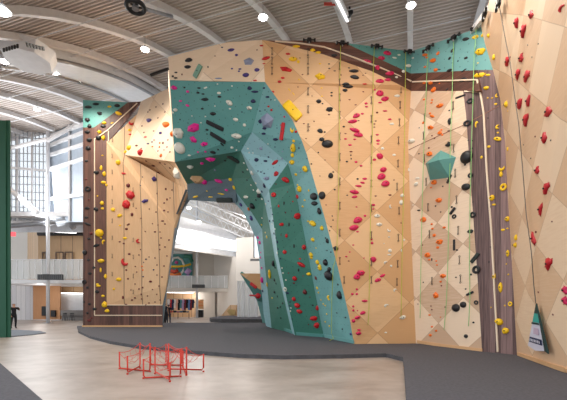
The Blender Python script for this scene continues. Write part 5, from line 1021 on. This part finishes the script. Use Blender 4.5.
# ------------------------------------------------------------------ people
def skin_body(name, verts, edges, mat, parent, sub=2):
    me = bpy.data.meshes.new(name); me.from_pydata([v[:3] for v in verts], edges, []); o = link(name, me, parent, mat)
    me.skin_vertices.new() if hasattr(me.skin_vertices, 'new') and not me.skin_vertices else None
    return o
def person(loc, rot, label, top, bottom, hair, pose=0, hgt=1.7):
    root = empty('person', loc, label, 'person'); root.rotation_euler = (0, 0, rot)
    k = hgt/1.75
    V = [(0, 0, .95, .14), (0, 0, 1.12, .115), (0, -.01, 1.32, .15), (0, 0, 1.46, .09), (0, 0, 1.54, .055), (0, -.01, 1.60, .075), (0, -.015, 1.66, .095), (0, -.01, 1.71, .085),
         (.1, 0, .88, .095), (.11, -.02, .50, .065), (.11, .01, .12, .042), (.12, -.12, .04, .035), (-.1, 0, .88, .095), (-.12, .06, .50, .065), (-.13, .12, .12, .042), (-.13, .0, .04, .035),
         (.19, 0, 1.42, .06), (.26, -.02, 1.14, .045), (.22, -.20, 1.0, .034), (.20, -.27, .99, .028), (-.19, 0, 1.42, .06), (-.27, 0, 1.15, .045), (-.24, -.12, .94, .034), (-.23, -.15, .86, .028)]
    if pose == 1: V[17] = (.34, -.06, 1.28, .045); V[18] = (.2, -.22, 1.42, .034); V[19] = (.12, -.24, 1.5, .028)
    E = [(0, 1), (1, 2), (2, 3), (3, 4), (4, 5), (5, 6), (6, 7), (0, 8), (8, 9), (9, 10), (10, 11), (0, 12), (12, 13), (13, 14), (14, 15), (3, 16), (16, 17), (17, 18), (18, 19), (3, 20), (20, 21), (21, 22), (22, 23)]
    # fingers
    for hb_, s in ((19, 1), (23, -1)):
        hx, hy, hz, _ = V[hb_]
        for f in range(4):
            V.append((hx+.018*(f-1.5), hy-.05-.01*(f in (1, 2)), hz-.05, .010)); E.append((hb_, len(V)-1))
        V.append((hx-.04*s, hy-.03, hz-.01, .011)); E.append((hb_, len(V)-1))
    def grow(nm, mt):
        me = bpy.data.meshes.new(nm); me.from_pydata([tuple(c*k for c in v[:3]) for v in V], E, [])
        o = bpy.data.objects.new(nm, me); C.objects.link(o); o.parent = root; me.materials.append(mt)
        md = o.modifiers.new('Skin', 'SKIN')
        for i, sv in enumerate(me.skin_vertices[0].data): sv.radius = (V[i][3]*k, V[i][3]*k)
        me.skin_vertices[0].data[0].use_root = True
        o.modifiers.new('Sub', 'SUBSURF').levels = 1; o.modifiers['Sub'].render_levels = 1
        return o
    body = grow('body', paint('skin_tone', rgb(196, 146, 118), .6))
    dg = bpy.context.evaluated_depsgraph_get(); ev = body.evaluated_get(dg); me2 = bpy.data.meshes.new_from_object(ev)
    body.modifiers.clear(); body.data = me2
    for p_ in me2.polygons: p_.use_smooth = True
    def shell(nm, mt, cond, off=.014):
        bm = bmesh.new(); bm.from_mesh(me2); bm.normal_update()
        bmesh.ops.delete(bm, geom=[f for f in bm.faces if not cond(f.calc_center_median()/k)], context='FACES')
        for v in bm.verts: v.co += v.normal*off
        me = bpy.data.meshes.new(nm); bm.to_mesh(me); bm.free(); o = bpy.data.objects.new(nm, me); C.objects.link(o); o.parent = root; me.materials.clear(); me.materials.append(mt)
        md = o.modifiers.new('Solid', 'SOLIDIFY'); md.thickness = .01
        for p_ in me.polygons: p_.use_smooth = True
    shell('top', top, lambda c: 1.0 < c.z < 1.49 and abs(c.x) < .26)
    shell('trousers', bottom, lambda c: .1 < c.z <= 1.02 and abs(c.x) < .2)
    shell('shoes', blackm, lambda c: c.z < .1)
    shell('hair', hair, lambda c: c.z > 1.62 and (c.y > -.03 or c.z > 1.72), .02)
    bm = bmesh.new(); add_disc(bm, Vector((0, .1, 1.62))*k, Vector((0, .3, -1)).normalized(), .05, .2, 8, .02); me = bpy.data.meshes.new('ponytail'); bm.to_mesh(me); bm.free(); o = bpy.data.objects.new('ponytail', me); C.objects.link(o); o.parent = root; me.materials.append(hair)
    for nm, xs, y_, z_, r_ in (('eye', (-.03, .03), -.105, 1.665, .008), ('nose', (0,), -.115, 1.64, .012), ('ear', (-.092, .092), -.01, 1.655, .018)):
        for x_ in xs:
            bm = bmesh.new(); bmesh.ops.create_icosphere(bm, subdivisions=1, radius=r_*k); me = bpy.data.meshes.new(nm); bm.to_mesh(me); bm.free(); o = bpy.data.objects.new(nm, me); C.objects.link(o); o.parent = root; o.location = (x_*k, y_*k, z_*k); me.materials.append(blackm if nm == 'eye' else MATS['skin_tone'])
hairm = paint('dark_hair', rgb(54, 34, 26), .6); blackcloth = paint('black_cloth', rgb(24, 24, 30), .85); navycloth = paint('navy_cloth', rgb(40, 44, 60), .85)
q = G(13.8, 328.6); person(q, math.radians(60), 'person in black top and leggings standing beyond the dark green wall', blackcloth, blackcloth, hairm, 1, 1.7)
q = G(165, 324.2); person(q, math.radians(160), 'person in dark clothes standing at the left side of the arch opening', navycloth, blackcloth, hairm, 0, 1.75)
q = G(168.6, 323.6); person(q, math.radians(200), 'person in dark clothes, the right one of two at the arch opening', blackcloth, navycloth, hairm, 0, 1.65)
bm = bmesh.new(); q = G(180.5, 323.6); bmesh.ops.create_icosphere(bm, subdivisions=2, radius=.3)
for v in bm.verts: v.co = Vector((v.co.x*1.8, v.co.y, max(0, v.co.z*.6)))+q+Vector((0, 0, .0))
tag(bmobj('duffel_bag', bm, paint('bag_tan', rgb(176, 160, 146), .8), smooth=True), 'pale duffel bag lying on the concrete beyond the pad', 'bag')

# enclosing walls outside the picture
wallobj('wall_behind_right', [Vector((10, -2, 0)), Vector((10, 30, 0)), Vector((10, 30, 15)), Vector((10, -2, 15))], wall_white)

# ------------------------------------------------------------------ world, light, camera
w = bpy.data.worlds.new('World'); bpy.context.scene.world = w; w.use_nodes = True; nt = w.node_tree
bg = nt.nodes['Background']; bg.inputs[0].default_value = (.86, .93, 1.0, 1); bg.inputs[1].default_value = 1.5
# lamps of the hall outside the frame, and an added soft daylight fill behind the camera, with no window there
area('window_and_fill_daylight', (-4, -5, 7), (1, 14, 5), 14, 500, (1, .97, .94), 8)
area('window_and_fill_daylight', (-23.5, 31, 11), (0, 12, 15), 8, 1700, (.92, .96, 1), 6)
point('lamp_light', (5.0, 8.3, 10.9), 600, (1, .93, .84), .25)
point('lamp_light', (-1.5, 9.6, 12.3), 1000, (1, .93, .84), .3)
point('lamp_light', (3.2, 9.8, 12.2), 900, (1, .93, .86), .3)
point('lamp_light', (-9.0, 19.0, 14.5), 220, (1, .9, .78), .3)
for x, y, z, e in ((-10, 42, 9, 900), (-12, 48, 2.6, 150), (-4, 38, 10, 900), (-24, 36.5, 2.8, 120), (-19, 36.3, 5.5, 90), (-18, 28, 13, 150)):
    o = point('hall_light', (x, y, z), e*.8, (1, .95, .9), .3); o.data.type = 'POINT'
cam = bpy.data.cameras.new('Camera'); co = bpy.data.objects.new('Camera', cam); C.objects.link(co)
co.location = CAM; co.rotation_euler = (math.pi/2, 0, 0)
cam.sensor_fit = 'HORIZONTAL'; cam.sensor_width = 36; cam.lens = F/567*36; cam.shift_y = (HZ-200)/567; cam.clip_end = 300
sc = bpy.context.scene; sc.camera = co
sc.view_settings.view_transform = 'Standard'; sc.view_settings.look = 'None'; sc.view_settings.gamma = 1; sc.view_settings.exposure = -0.12
sc.view_settings.use_curve_mapping = False
sc.cycles.max_bounces = 6
